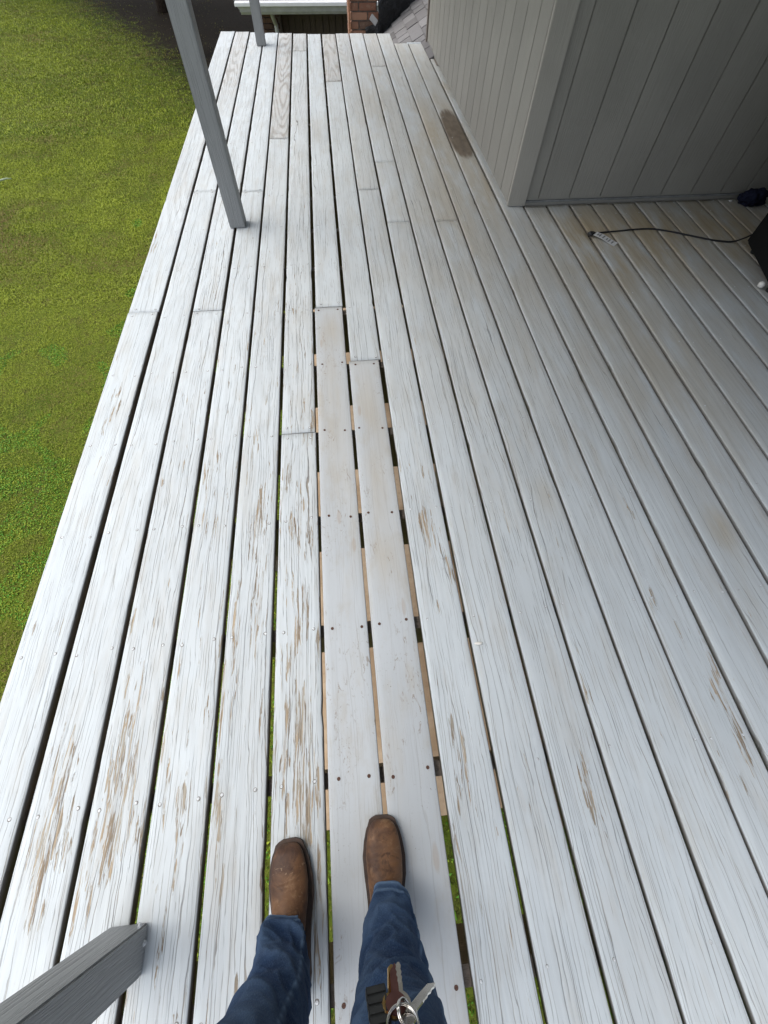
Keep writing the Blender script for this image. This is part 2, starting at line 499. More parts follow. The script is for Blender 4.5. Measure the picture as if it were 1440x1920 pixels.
# ------------------------------------------------------------------ ground
GZ = -2.75
PATIO = (-.62, 1.02, -.55, 6.0)
def ground():
    xs = np.concatenate([np.linspace(-60, -13, 8), np.linspace(-12, 4, 65), np.linspace(6, 60, 8)])
    ys = np.concatenate([np.linspace(-40, -4, 8), np.linspace(-3, 27, 91), np.linspace(30, 120, 8)])
    X, Y = np.meshgrid(xs, ys)
    Z = np.full_like(X, GZ)
    for i in range(X.shape[0]):
        for j in range(X.shape[1]):
            Z[i, j] += .035 * noise.noise((X[i, j] * .5, Y[i, j] * .5, 0)) - .03
    nx = len(xs)
    v = np.stack([X.ravel(), Y.ravel(), Z.ravel()], 1)
    f = [(j * nx + i, j * nx + i + 1, (j + 1) * nx + i + 1, (j + 1) * nx + i) for j in range(len(ys) - 1) for i in range(nx - 1)]
    me = bpy.data.meshes.new('lawn'); me.from_pydata(v.tolist(), [], f)
    a = me.attributes.new('mulch_shade', 'FLOAT', 'POINT')
    a.data.foreach_set('value', mulch_shade(v[:, 0], v[:, 1]).astype(np.float32))
    o = link('lawn', me, M['lawn'], smooth=True)
    tag(o, kind='structure')
def mulch_shade(x, y):
    d = (x + 2.7) * .863 + (y - 14.2) * .505
    return np.clip(.5 + d * .20, 0, 1)
ground()
tag(MB().box(PATIO[0], PATIO[1], PATIO[2], PATIO[3], GZ - .2, GZ + .06, .01).obj('patio', M['concrete']), kind='structure')

def grass():
    V = []; F = []; T = []
    def zone(n, x0, x1, y0, y1, hgt, wid, keep):
        x = rng.uniform(x0, x1, n); y = rng.uniform(y0, y1, n)
        k = keep(x, y); return x[k], y[k], hgt, wid
    view = lambda x, y: (x > -3.6 - .62 * np.maximum(y, -1)) & (x < -.9)
    zs = [zone(290000, -8.0, -1.0, -1.5, 6.5, .026, .0068, view),
          zone(230000, -10.5, -1.0, 6.5, 13, .032, .0095, lambda x, y: view(x, y) & (x < -1.3)),
          zone(170000, -16, -1.0, 13, 26, .040, .015, lambda x, y: view(x, y) & (x < -.23 * y + 1.8)),
          zone(26000, -1.2, 3.0, -2.6, 6.5, .045, .008, lambda x, y: ~((x > PATIO[0] - .02) & (x < PATIO[1] + .02) & (y > PATIO[2] - .02) & (y < PATIO[3] + .02)) & (x < 1.5))]
    vb = 0; vl = []; fl = []; tl = []
    for x, y, hg, wd in zs:
        n = len(x)
        pat = np.array([noise.noise((a * .55, b * .55, 3.1)) for a, b in zip(x, y)])
        pat2 = np.array([noise.noise((a * 2.3, b * 2.3, 9.1)) for a, b in zip(x, y)])
        near = np.clip((-x - 1.0) / 5.0, 0, 1)
        clover = (pat2 * .6 + pat * .5 + (1 - near) * .55 - .08 * np.maximum(y - 2.5, 0)) > .20
        mu = mulch_shade(x, y) + pat2 * .3
        kk = rng.random(n) > np.clip((mu - .32) * 2.6, 0, .985)
        kk &= rng.random(n) > np.clip(-(pat2 + .25) * 1.2, 0, .3)          # thin, worn spots
        x, y, pat, pat2, clover = x[kk], y[kk], pat[kk], pat2[kk], clover[kk]
        n = len(x)
        tint = np.clip(.52 + .55 * pat + .42 * pat2 + rng.normal(0, .17, n), 0, .72)
        tint = tint * np.clip(1.25 - mulch_shade(x, y) * .9, .2, 1)
        tint = np.where(clover, np.clip(rng.normal(.90, .08, n), .7, 1), tint)
        ang = rng.uniform(0, 2 * np.pi, n); lean = rng.uniform(.25, 1.15, n)
        h = hg * rng.uniform(.5, 1.25, n) * (1 + .4 * pat2); w = wd * rng.uniform(.7, 1.3, n)
        h = np.where(clover, h * .75, h); w = np.where(clover, w * 1.9, w)
        ca, sa = np.cos(ang), np.sin(ang)
        z0 = GZ - .036 + .035 * np.array([noise.noise((a * .5, b * .5, 0)) for a, b in zip(x, y)])
        base = np.stack([x, y, z0], 1)
        side = np.stack([-sa, ca, np.zeros(n)], 1) * w[:, None] * .5
        m_ = base + np.stack([ca * lean * h * .35, sa * lean * h * .35, h * .75], 1)
        tip = base + np.stack([ca * lean * h * 1.0, sa * lean * h * 1.0, h * (1.05 - .35 * lean)], 1)
        vs = np.stack([base - side * .6, base + side * .6, m_ + side, m_ - side, tip], 1).reshape(-1, 3)
        idx = vb + np.arange(n)[:, None] * 5
        quad = idx + np.array([[0, 1, 2, 3]]); tri = idx + np.array([[3, 2, 4]])
        vl.append(vs); tl.append(np.repeat(tint, 5)); fl.append((quad, tri)); vb += n * 5
    v = np.concatenate(vl); tt = np.concatenate(tl)
    q = np.concatenate([a for a, _ in fl]); tr = np.concatenate([b for _, b in fl])
    me = bpy.data.meshes.new('grass')
    me.vertices.add(len(v)); me.vertices.foreach_set('co', v.astype(np.float32).ravel())
    nl = q.size + tr.size
    me.loops.add(nl); me.loops.foreach_set('vertex_index', np.concatenate([q.ravel(), tr.ravel()]).astype(np.int32))
    npl = len(q) + len(tr)
    me.polygons.add(npl)
    st = np.concatenate([np.arange(len(q)) * 4, q.size + np.arange(len(tr)) * 3]).astype(np.int32)
    me.polygons.foreach_set('loop_start', st)
    a = me.attributes.new('tint', 'FLOAT', 'POINT'); a.data.foreach_set('value', tt.astype(np.float32))
    me.update(calc_edges=True); me.validate()
    tag(link('grass', me, M['blade']), 'short green lawn grass with clover and brown thatch beside the deck', 'grass', kind='stuff')
grass()

# ------------------------------------------------------------------ deck
K = 1.30 / 1.255
edge = [(-1.0327, -.8929), (-.874, -.7373), (-.7246, -.5859), (-.5734, -.4398), (-.4286, -.2932), (-.2805, -.1463), (-.1342, -.001),
        (.0117, .1452), (.1601, .2935), (.3037, .4386), (.4475, .5835), (.592, .7268), (.7358, .8718), (.8797, 1.0132), (1.0256, 1.1578),
        (1.1706, 1.3029), (1.3165, 1.4477), (1.4617, 1.5871), (1.5987, 1.7298), (1.7424, 1.8736), (1.8858, 2.0083), (2.0197, 2.1461),
        (2.1558, 2.2874), (2.2988, 2.4226), (2.4324, 2.558), (2.568, 2.694), (2.704, 2.80)]
edge = [(a * K, b * K) for a, b in edge]
WALLX, WALLY, WEND = 1.098, 2.90, 6.30       # house corner
joints = {0: [1.988], 1: [3.234], 2: [1.975], 3: [3.214], 4: [4.029], 5: [1.133, 6.125], 6: [1.955], 7: [1.545, 5.235], 8: [3.181],
          9: [2.755, 3.582], 10: [5.62], 11: [2.751]}
YBACK = -1.7
peel_spots = [(-0.839, 0.008, 0.02, 0.068, 0.9), (-0.835, -0.143, 0.023, 0.075, 0.95), (-0.831, -0.233, 0.015, 0.039, 0.7), (-0.858, -0.192, 0.013, 0.061, 0.4), (-0.784, -0.095, 0.016, 0.068, 0.45), (-0.691, 0.083, 0.018, 0.066, 0.9), (-0.686, -0.037, 0.022, 0.072, 0.95), (-0.691, -0.15, 0.026, 0.065, 0.85), (-0.718, -0.191, 0.018, 0.072, 0.7), (-0.626, -0.145, 0.019, 0.065, 0.6), (-0.72, -0.254, 0.02, 0.049, 0.55), (-0.703, 0.233, 0.019, 0.06, 0.6), (-0.734, 0.435, 0.034, 0.088, 0.4), (-0.518, -0.117, 0.012, 0.05, 0.85), (-0.508, -0.235, 0.01, 0.035, 0.8), (-0.487, -0.136, 0.011, 0.033, 0.4), (-0.562, -0.247, 0.008, 0.022, 0.6), (-0.554, 0.047, 0.02, 0.078, 0.3), (-0.428, 0.095, 0.013, 0.082, 0.8), (-0.433, 0.185, 0.014, 0.059, 0.7), (-0.429, -0.106, 0.012, 0.057, 0.7), (-0.359, 0.768, 0.013, 0.101, 0.75), (-0.35, 0.433, 0.014, 0.125, 0.7), (-0.389, 0.688, 0.019, 0.128, 0.45), (-0.555, 0.951, 0.018, 0.113, 0.7), (-0.554, 0.758, 0.017, 0.066, 0.5), (-0.419, 0.354, 0.027, 0.151, 0.4), (-0.388, 1.017, 0.021, 0.158, 0.4), (-0.215, 0.397, 0.015, 0.087, 0.7), (-0.223, 0.302, 0.016, 0.073, 0.65), (-0.239, 0.245, 0.013, 0.062, 0.7), (-0.22, 0.631, 0.033, 0.124, 0.5), (-0.219, 0.093, 0.021, 0.069, 0.95), (-0.219, 0.001, 0.026, 0.063, 0.98), (-0.258, -0.016, 0.011, 0.05, 0.85), (-0.19, -0.031, 0.014, 0.049, 0.8), (-0.219, -0.096, 0.033, 0.052, 0.85), (-0.177, -0.093, 0.014, 0.058, 0.8), (-0.232, 0.508, 0.025, 0.095, 0.5), (-0.261, 0.904, 0.028, 0.123, 0.45), (-0.199, -0.177, 0.013, 0.043, 0.7), (-0.166, -0.223, 0.011, 0.062, 0.5), (-0.181, -0.31, 0.009, 0.057, 0.8), (-0.199, -0.27, 0.01, 0.03, 0.5), (0.235, 0.651, 0.017, 0.075, 0.65), (0.254, 0.586, 0.019, 0.082, 0.5), (0.274, 0.503, 0.022, 0.096, 0.4), (0.22, 0.049, 0.018, 0.122, 0.5), (0.267, 0.856, 0.02, 0.098, 0.35), (0.216, -0.129, 0.02, 0.069, 0.4), (0.932, 0.341, 0.011, 0.049, 0.75), (0.977, 0.216, 0.01, 0.045, 0.8), (1.016, 0.063, 0.016, 0.064, 0.75), (1.017, -0.08, 0.012, 0.05, 0.8), (0.967, -0.189, 0.014, 0.04, 0.7), (0.547, -0.133, 0.014, 0.035, 0.6), (0.547, 0.264, 0.01, 0.041, 0.55), (0.62, 0.155, 0.016, 0.09, 0.45), (0.591, 0.306, 0.024, 0.102, 0.35), (0.996, 0.692, 0.008, 0.054, 0.5), (1.008, 0.109, 0.023, 0.089, 0.45), (0.533, -0.185, 0.022, 0.056, 0.45), (0.396, -0.159, 0.017, 0.068, 0.4), (0.533, 0.831, 0.021, 0.146, 0.35), (-1.07, 2.632, 0.03, 0.23, 0.7), (-1.089, 2.444, 0.023, 0.159, 0.6), (-0.998, 1.356, 0.018, 0.094, 0.6), (-0.963, 0.407, 0.026, 0.024, 0.5), (-1.044, 0.415, 0.02, 0.02, 0.5), (-0.945, 1.017, 0.041, 0.103, 0.35)]
base_peel = [.18, .16, .30, .34, .36, .46, .1, .1, .26, .14, .16, .18, .14, .2, .14, .2, .05, .05, .05, .05, .05, .0, .0, .0, .0, .0, .0]
# (x, y, sx, sy, amount) of beige soiling, metres on the deck
dirt_spots = [(.97, 4.0, .16, 1.2, .8), (.80, 3.9, .16, 1.3, .75), (.64, 3.6, .12, .9, .5), (1.0, 3.1, .16, .8, .75), (1.08, 5.0, .05, .25, .9), (.99, 4.06, .12, .62, 1.0), (1.05, 4.85, .03, .12, .9),
              (.85, 3.0, .12, .7, .5), (1.25, 2.2, .25, .9, .55), (1.55, 2.45, .45, .7, 1.0), (1.9, 2.5, .5, .7, 1.0), (2.4, 2.5, .5, .7, 1.0), (1.5, 1.5, .5, .8, .6), (.75, 2.9, .3, 1.2, .6), (.45, 4.6, .3, 1.2, .4),
              (2.1, 1.5, .5, .7, .5), (1.3, .55, .06, .1, .6), (1.42, .8, .05, .1, .55), (-.07, 1.75, .06, .16, .35), (-.07, 1.2, .06, .4, .3), (.08, 1.2, .05, .3, .45), (.08, .9, .04, .25, .5), (.08, .55, .05, .12, .45),
              (.53, 2.2, .08, .3, .4), (.23, 3.3, .06, .5, .25), (-.08, 4.2, .08, .3, .3), (.2, 3.9, .08, .5, .3), (.4, 3.0, .1, .6, .3), (.7, .75, .05, .1, .4)]
wet_spot = (.985, 4.06, .072, .43)
def wear(x, y, i, y0, y1):
    p = np.full_like(x, base_peel[i] * .72)
    for a, b, sx, sy, m in peel_spots:
        p = np.maximum(p, m * 1.15 * np.exp(-(((x - a) / (sx * 1.7)) ** 2 + ((y - b) / (sy * 1.6)) ** 2)))
    p *= np.clip(1.15 - np.maximum(y - 1.2, 0) * .30, .3, 1.15)
    d = np.zeros_like(x)
    for a, b, sx, sy, m in dirt_spots:
        d = np.maximum(d, m * np.exp(-(((x - a) / sx) ** 2 + ((y - b) / sy) ** 2)))
    bd = [0, 0, 0, 0, .05, .1, .12, .15, .2, .25, .3, .34, .4, .42, .4, .3, .32, .18, .38, .2, .35, .4, .25, .4, .3, .35, .35][i]
    bd = bd * np.clip((y - .1) / 2.0, .12, 1)
    d = np.clip(np.maximum(d, bd), 0, 1)
    w = np.zeros_like(x)
    if i == 13:
        a, b, sx, sy = wet_spot
        w = np.clip(1.5 - ((np.abs(x - a) / sx) ** 2.2 + (np.abs(y - b) / sy) ** 3), 0, 1)
    we = np.full_like(x, [.12, .2, .22, .2, .2, .2, .0, .0, .12, .12, .12, .1, .1, .1, .1] [i] if i < 15 else .06)
    if i == 1: we = np.maximum(we, np.clip((y - 4.2) * .8, 0, .9))
    if i == 0: we = np.maximum(we, .35 * np.clip((y - 2.0), 0, 1))
    if i == 4: we = np.where(y > 4.03, 1.0, we)
    if i == 5: we = np.where(y > 6.12, .75, we)
    if i == 7: we = np.where(y > 5.23, 1.0, we)
    if i in (8, 10): we = np.where(y > 5.6, .5, we)
    if i == 2: we = np.maximum(we, np.clip((y - 5.4) * .35, 0, .35))
    return p, d, w, we

deck = empty('deck', (0, 0, 0), 'weathered white painted wooden deck of long boards with peeling paint and dark gaps', 'deck')
JY = [-.076 + .4035 * k for k in range(-4, 17)]
TH = .027
AGE = [.6, .65, 1.15, 1.05, 1.2, 1.35, .8, .8, 1.0, .85, .9, .85, .75, .65, .5, .45]
def board(i, y0, y1, xl, xr, new, near):
    nl = max(6, int((y1 - y0) / .035))
    nt = 9
    ys = np.linspace(y0, y1, nl)
    s = random.random() * 100
    wl = np.array([noise.noise((s, y * 1.1, 0)) * .0014 + noise.noise((s, y * 9, 4)) * .0005 for y in ys])
    wr = np.array([noise.noise((s + 7, y * 1.1, 0)) * .0014 + noise.noise((s + 7, y * 9, 4)) * .0005 for y in ys])
    if not new:
        for _ in range(int((y1 - y0) * .8)):           # chipped edges
            yc, d, L = random.uniform(y0, y1), random.uniform(.0015, .004), random.uniform(.012, .035)
            bumpv = d * np.exp(-((ys - yc) / L) ** 2)
            if random.random() < .5: wl += bumpv
            else: wr -= bumpv
    cup = random.uniform(-.0012, .0012)
    rr = .0045 if not new else .0035
    prof = [(0, -TH), (0, -rr), (rr * .3, -rr * .3), (rr, 0)] + [(None, 0)] * (nt - 2) + [(-rr, 0), (-rr * .3, -rr * .3), (0, -rr), (0, -TH)]
    npf = len(prof)
    verts = np.zeros((nl, npf, 3))
    zw = np.array([noise.noise((s + 3, y * .8, 2)) * .0014 for y in ys])
    for j in range(npf):
        if j < 4: x = xl + wl + prof[j][0]
        elif j >= npf - 4: x = xr + wr + prof[j][0]
        else:
            f = (j - 3) / (nt - 1)
            x = (xl + wl + rr) * (1 - f) + (xr + wr - rr) * f
        verts[:, j, 0] = x; verts[:, j, 1] = ys
        verts[:, j, 2] = prof[j][1] + (zw if j not in (0, npf - 1) else 0) - (cup * (1 - (2 * (x - xl) / (xr - xl) - 1) ** 2) if 3 <= j <= npf - 4 else 0)
    # slightly ragged, rounded ends
    for e, sg in ((0, 1), (nl - 1, -1)):
        verts[e, 3:npf - 3, 2] -= (.0022 if i < 8 else .0008)
        verts[e, :, 1] += sg * np.array([abs(noise.noise((s, j * .7, e))) * .002 for j in range(npf)])
    cx, cy = (xl + xr) / 2, (y0 + y1) / 2
    v = verts.reshape(-1, 3)
    p, d, w, we = wear(v[:, 0], v[:, 1], i, y0, y1)
    if new: p *= .15; we *= 0
    sidev = np.zeros((nl, npf)); sidev[:, [0, 1, npf - 2, npf - 1]] = (.9 if i < 10 else .8 if i < 14 else .62)  # board sides coloured dark so the gaps read darker
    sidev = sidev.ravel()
    f = [(a * npf + b, a * npf + b + 1, (a + 1) * npf + b + 1, (a + 1) * npf + b) for a in range(nl - 1) for b in range(npf - 1)]
    f += [(a * npf + npf - 1, a * npf, (a + 1) * npf, (a + 1) * npf + npf - 1) for a in range(nl - 1)]
    f += [tuple(range(npf))[::-1], tuple((nl - 1) * npf + b for b in range(npf))]
    me = bpy.data.meshes.new('board')
    me.from_pydata((v - np.array([cx, cy, 0])).tolist(), [], [q[::-1] for q in f])
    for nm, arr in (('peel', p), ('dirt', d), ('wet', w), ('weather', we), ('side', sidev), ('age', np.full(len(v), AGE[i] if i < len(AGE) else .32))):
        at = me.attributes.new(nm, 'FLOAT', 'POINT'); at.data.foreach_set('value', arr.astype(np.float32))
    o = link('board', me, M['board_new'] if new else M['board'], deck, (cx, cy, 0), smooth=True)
    # screws at every joist
    zoff = lambda yy: float(np.interp(yy, ys, zw)) - cup * .5
    sc = MB(); cnt = 0
    rows = [y for y in JY if y0 + .05 < y < y1 - .05]
    rows += [y0 + .022] if y0 > YBACK + .1 else []
    rows += [y1 - .022]
    for y in rows:
        if y < -.6: continue
        for xx in (xl + .024, xr - .024):
            px, py = xx + random.uniform(-.006, .006), y + random.uniform(-.008, .008)
            if new:
                m1 = MB().disc(0, 0, 0, .0048, .0008, 10).mesh('screw_head')
                link('screw_head', m1, M['screw_rust'], o, (px, py, .0004 + zoff(py)))
            else:
                if random.random() < (.1 if i < 8 else .4): continue
                nb = len(sc.bm.faces)
                sr = (.0034 if i < 8 else .0030) + random.random() * .0006
                sc.disc(px - cx + random.uniform(-.001, .001), py - cy + random.uniform(-.001, .001), -.0004 + zoff(py), sr * (1.45 if i < 8 else 1.18), .0008, 8)
                sc.bm.faces.ensure_lookup_table()
                for q_ in range(nb, len(sc.bm.faces)): sc.bm.faces[q_].material_index = 1
                sc.disc(px - cx, py - cy, .0005 + zoff(py), sr, .0008, 8); cnt += 1
    if cnt:
        so = link('screw_heads', sc.mesh('screw_heads'), M['screw_paint'] if i not in (3,) else M['screw_paint'], o, (cx, cy, 0))
        so['kind'] = 'stuff'
        so.data.materials.append(M['screw_rim'])
    else:
        sc.bm.free()
    return o

for i, (xl, xr) in enumerate(edge):
    if i <= 11: yend = 6.842 - .145 * min(1, (xl + 1.07) / .9) + random.uniform(-.008, .008)
    elif i <= 13: yend = WEND + .01
    elif i == 14: yend = WEND + .01
    else: yend = WALLY - .012
    if i == 12: yend = WEND + .03
    cuts = sorted(j for j in joints.get(i, []) if j < yend - .1)
    ys = [YBACK] + cuts + [yend]
    for k in range(len(ys) - 1):
        a, b = ys[k] + (.0016 if k else 0), ys[k + 1] - (.0016 if k + 2 < len(ys) else 0)
        l, r = xl, xr
        new = (i == 6 and k == 0) or (i == 7 and k == 0)
        if i == 6 and k == 0: l, r = -.1362 * K, -.0030 * K
        if i == 6 and k == 1: l, r = -.1325 * K, .0015 * K
        if i == 7 and k == 0: l, r = .0085 * K, .1415 * K
        if i == 7 and k >= 1: l, r = .016 * K, .1505 * K
        if i == 0 and k == 1: l, r = l + .002, r + .006
        if not new and k: l += random.uniform(-.0015, .0015); r += random.uniform(-.0015, .0015)
        if i == 14 and k >= 0 and b > WALLY: pass
        board(i, a, b, l, r, new, True)
# narrow end piece beside the wall end
link('end_board', MB().box(.895, 1.10, WEND + .014, WEND + .06, -TH, -.001, .004).mesh('end_board'), M['board'], deck)
# framing
for k, y in enumerate(JY):
    x1 = 2.86 if y < WALLY else 1.09
    if y > WEND + .05: x1 = .77
    link('joist', MB().box(-1.0, x1, y - .019, y + .019, -.26, -TH - .001).mesh('joist'), M['joist'], deck)
link('rim_joist', MB().box(-1.045, -1.005, -1.68, 6.66, -.26, -TH - .001).mesh('rim_joist'), M['joist'], deck)
link('rim_joist', MB().box(-1.0, .77, 6.62, 6.66, -.26, -TH - .001).mesh('rim_joist'), M['joist'], deck)
for y in (-1.2, 1.75, 4.25, 6.45):
    link('support_post', MB().box(-.99, -.86, y - .065, y + .065, GZ - .1, -.262, .004).mesh('support_post'), M['joist'], deck)
for y in (1.75, 6.45):
    link('support_post', MB().box(.62, .75, y - .065, y + .065, GZ - .1, -.262, .004).mesh('support_post'), M['joist'], deck)

# ------------------------------------------------------------------ porch posts and roof
ROOF_Z = 2.2
def post(x0, y0, label, lean=0.0):
    w = .089
    o = empty('porch_post', (x0 + w / 2, y0 + w / 2, 0), label, 'post', 'square grey posts along the deck edge')
    bm = bmesh.new()
    bmesh.ops.create_cube(bm, size=1)
    bmesh.ops.scale(bm, vec=(w, w, ROOF_Z - .005), verts=bm.verts)
    bmesh.ops.bevel(bm, geom=[e for e in bm.edges if abs(e.verts[0].co.z - e.verts[1].co.z) > .5], offset=.004, segments=2, affect='EDGES')
    bmesh.ops.translate(bm, vec=(0, 0, ROOF_Z / 2 + .002), verts=bm.verts)
    for v in bm.verts: v.co.x += lean * v.co.z
    me = bpy.data.meshes.new('post_shaft'); bm.to_mesh(me); bm.free()
    link('post_shaft', me, M['post'], o, o.location)
    return o
m = MB(); bmesh.ops.create_icosphere(m.bm, subdivisions=2, radius=1)
for v in m.bm.verts: v.co = Vector((v.co.x * .013, v.co.y * .005, v.co.z * .003)) * (1 + .35 * noise.noise(v.co * 2.1))
tag(m.obj('paint_flake', M['foot'], None, True, (0.334, 0.236, .004)), 'small loose white paint flake lying on a board right of the two newer boards', 'paint flake')
p1 = post(-.629, 2.75, 'grey square porch post in mid deck, between the other two posts')
p2 = post(-.653, 6.28, 'grey square porch post standing at the far end of the deck')
p3 = post(-.652, -.395, 'weathered grey square post nearest the boots, cut by the lower left picture edge')
for (po, dx, dy, z) in ((p3, .0455, -.018, .012), (p3, .0455, .022, .05)):
    m = MB(); m.tube([(0, 0, 0), (.004, 0, 0)], [.006, .004], 10)
    link('nail_head', m.mesh('nail_head'), M['screw_paint'], po, (po.location.x + dx - .001, po.location.y + dy + .03, z))

house = empty('house', (WALLX, WALLY, 0), 'grey grooved wood siding house wall with corner board beside the deck', 'house')
RX0, RX1, RY0, RY1 = -.60, 7.0, -.20, 6.45
def house_parts():
    b = house
    # walls behind the siding
    link('wall', MB().box(WALLX + .012, 6.5, WALLY + .012, WEND - .01, -.02, ROOF_Z).mesh('wall'), M['trim'], b)
    link('wall', MB().box(2.90, 6.5, 1.0, WALLY + .011, -.02, ROOF_Z).mesh('wall'), M['trim'], b)
    link('basement_wall', MB().box(1.16, 6.4, -.6, WEND - .02, GZ - .2, -.27).mesh('basement_wall'), M['brick_dark'], b)
    # left face: grooved siding strips
    gy = [WALLY + .012, 3.078, 3.278, 3.487, 3.685, 3.89, 4.085, 4.285, 4.487, 4.70, 4.895, 5.09, 5.29, 5.50, 5.70, 5.90, 6.10, WEND - .045]
    for a, c in zip(gy, gy[1:]):
        m = MB()
        m.box(WALLX, WALLX + .02, a + .0026, c - .0026, .012, ROOF_Z - .002, .002)
        link('siding_plank', m.mesh('siding_plank'), M['siding'], b)
    # front face
    gx = [1.212, 1.295, 1.498, 1.703, 1.911, 2.113, 2.317, 2.524, 2.70, 2.898]
    for a, c in zip(gx, gx[1:]):
        m = MB().box(a + .0023, c - .0023, WALLY + .002, WALLY + .02, .03, ROOF_Z - .002, .003)
        link('siding_plank', m.mesh('siding_plank'), M['siding'], b)
    gyy = [2.89 - .2 * k for k in range(10)]
    for a, c in zip(gyy, gyy[1:]):
        m = MB().box(2.885, 2.91, c + .004, a - .004, .03, ROOF_Z - .002, .003)
        link('siding_plank', m.mesh('siding_plank'), M['siding'], b)
    link('corner_board', MB().box(WALLX - .001, 1.211, WALLY - .018, WALLY + .009, .003, ROOF_Z - .002, .003).mesh('corner_board'), M['trim'], b)
    link('corner_board', MB().box(WALLX - .012, WALLX + .06, WEND - .043, WEND + .004, -.2, ROOF_Z - .002, .002).mesh('corner_board'), M['trim_brown'], b)
    link('base_flashing', MB().box(1.215, 2.88, WALLY - .001, WALLY + .016, .012, .022, .002).mesh('base_flashing'), M['dark_strip'], b)
    # unseen porch roof, its edges and height tuned for the shade below
    link('soffit', MB().box(RX0 + .06, RX1, RY0 + .06, RY1 - .06, ROOF_Z + .15, ROOF_Z + .17).mesh('soffit'), M['soffit'], b)
    link('header_beam', MB().box(-.66, -.55, -.5, RY1 - .1, ROOF_Z, ROOF_Z + .149).mesh('header_beam'), M['post'], b)
    fas = MB().box(RX0, RX0 + .03, RY0, RY1, ROOF_Z + .12, ROOF_Z + .3).box(RX0 + .031, RX1, RY0, RY0 + .03, ROOF_Z + .12, ROOF_Z + .3).box(RX0 + .031, RX1, RY1 - .03, RY1, ROOF_Z + .12, ROOF_Z + .3)
    link('fascia', fas.mesh('fascia'), M['trim'], b)
    m = MB()
    vs = [m.bm.verts.new(p) for p in ((RX0 - .05, RY0 - .05, ROOF_Z + .302), (RX1, RY0 - .05, ROOF_Z + 2.6), (RX1, RY1 + .05, ROOF_Z + 2.6), (RX0 - .05, RY1 + .05, ROOF_Z + .302),
                                      (RX0 - .05, RY0 - .05, ROOF_Z + .33), (RX1, RY0 - .05, ROOF_Z + 2.63), (RX1, RY1 + .05, ROOF_Z + 2.63), (RX0 - .05, RY1 + .05, ROOF_Z + .33))]
    for f in ((3, 2, 1, 0), (4, 5, 6, 7), (0, 1, 5, 4), (1, 2, 6, 5), (2, 3, 7, 6), (3, 0, 4, 7)): m.bm.faces.new([vs[q] for q in f])
    link('roof', m.mesh('roof'), M['shingle'], b)
house_parts()

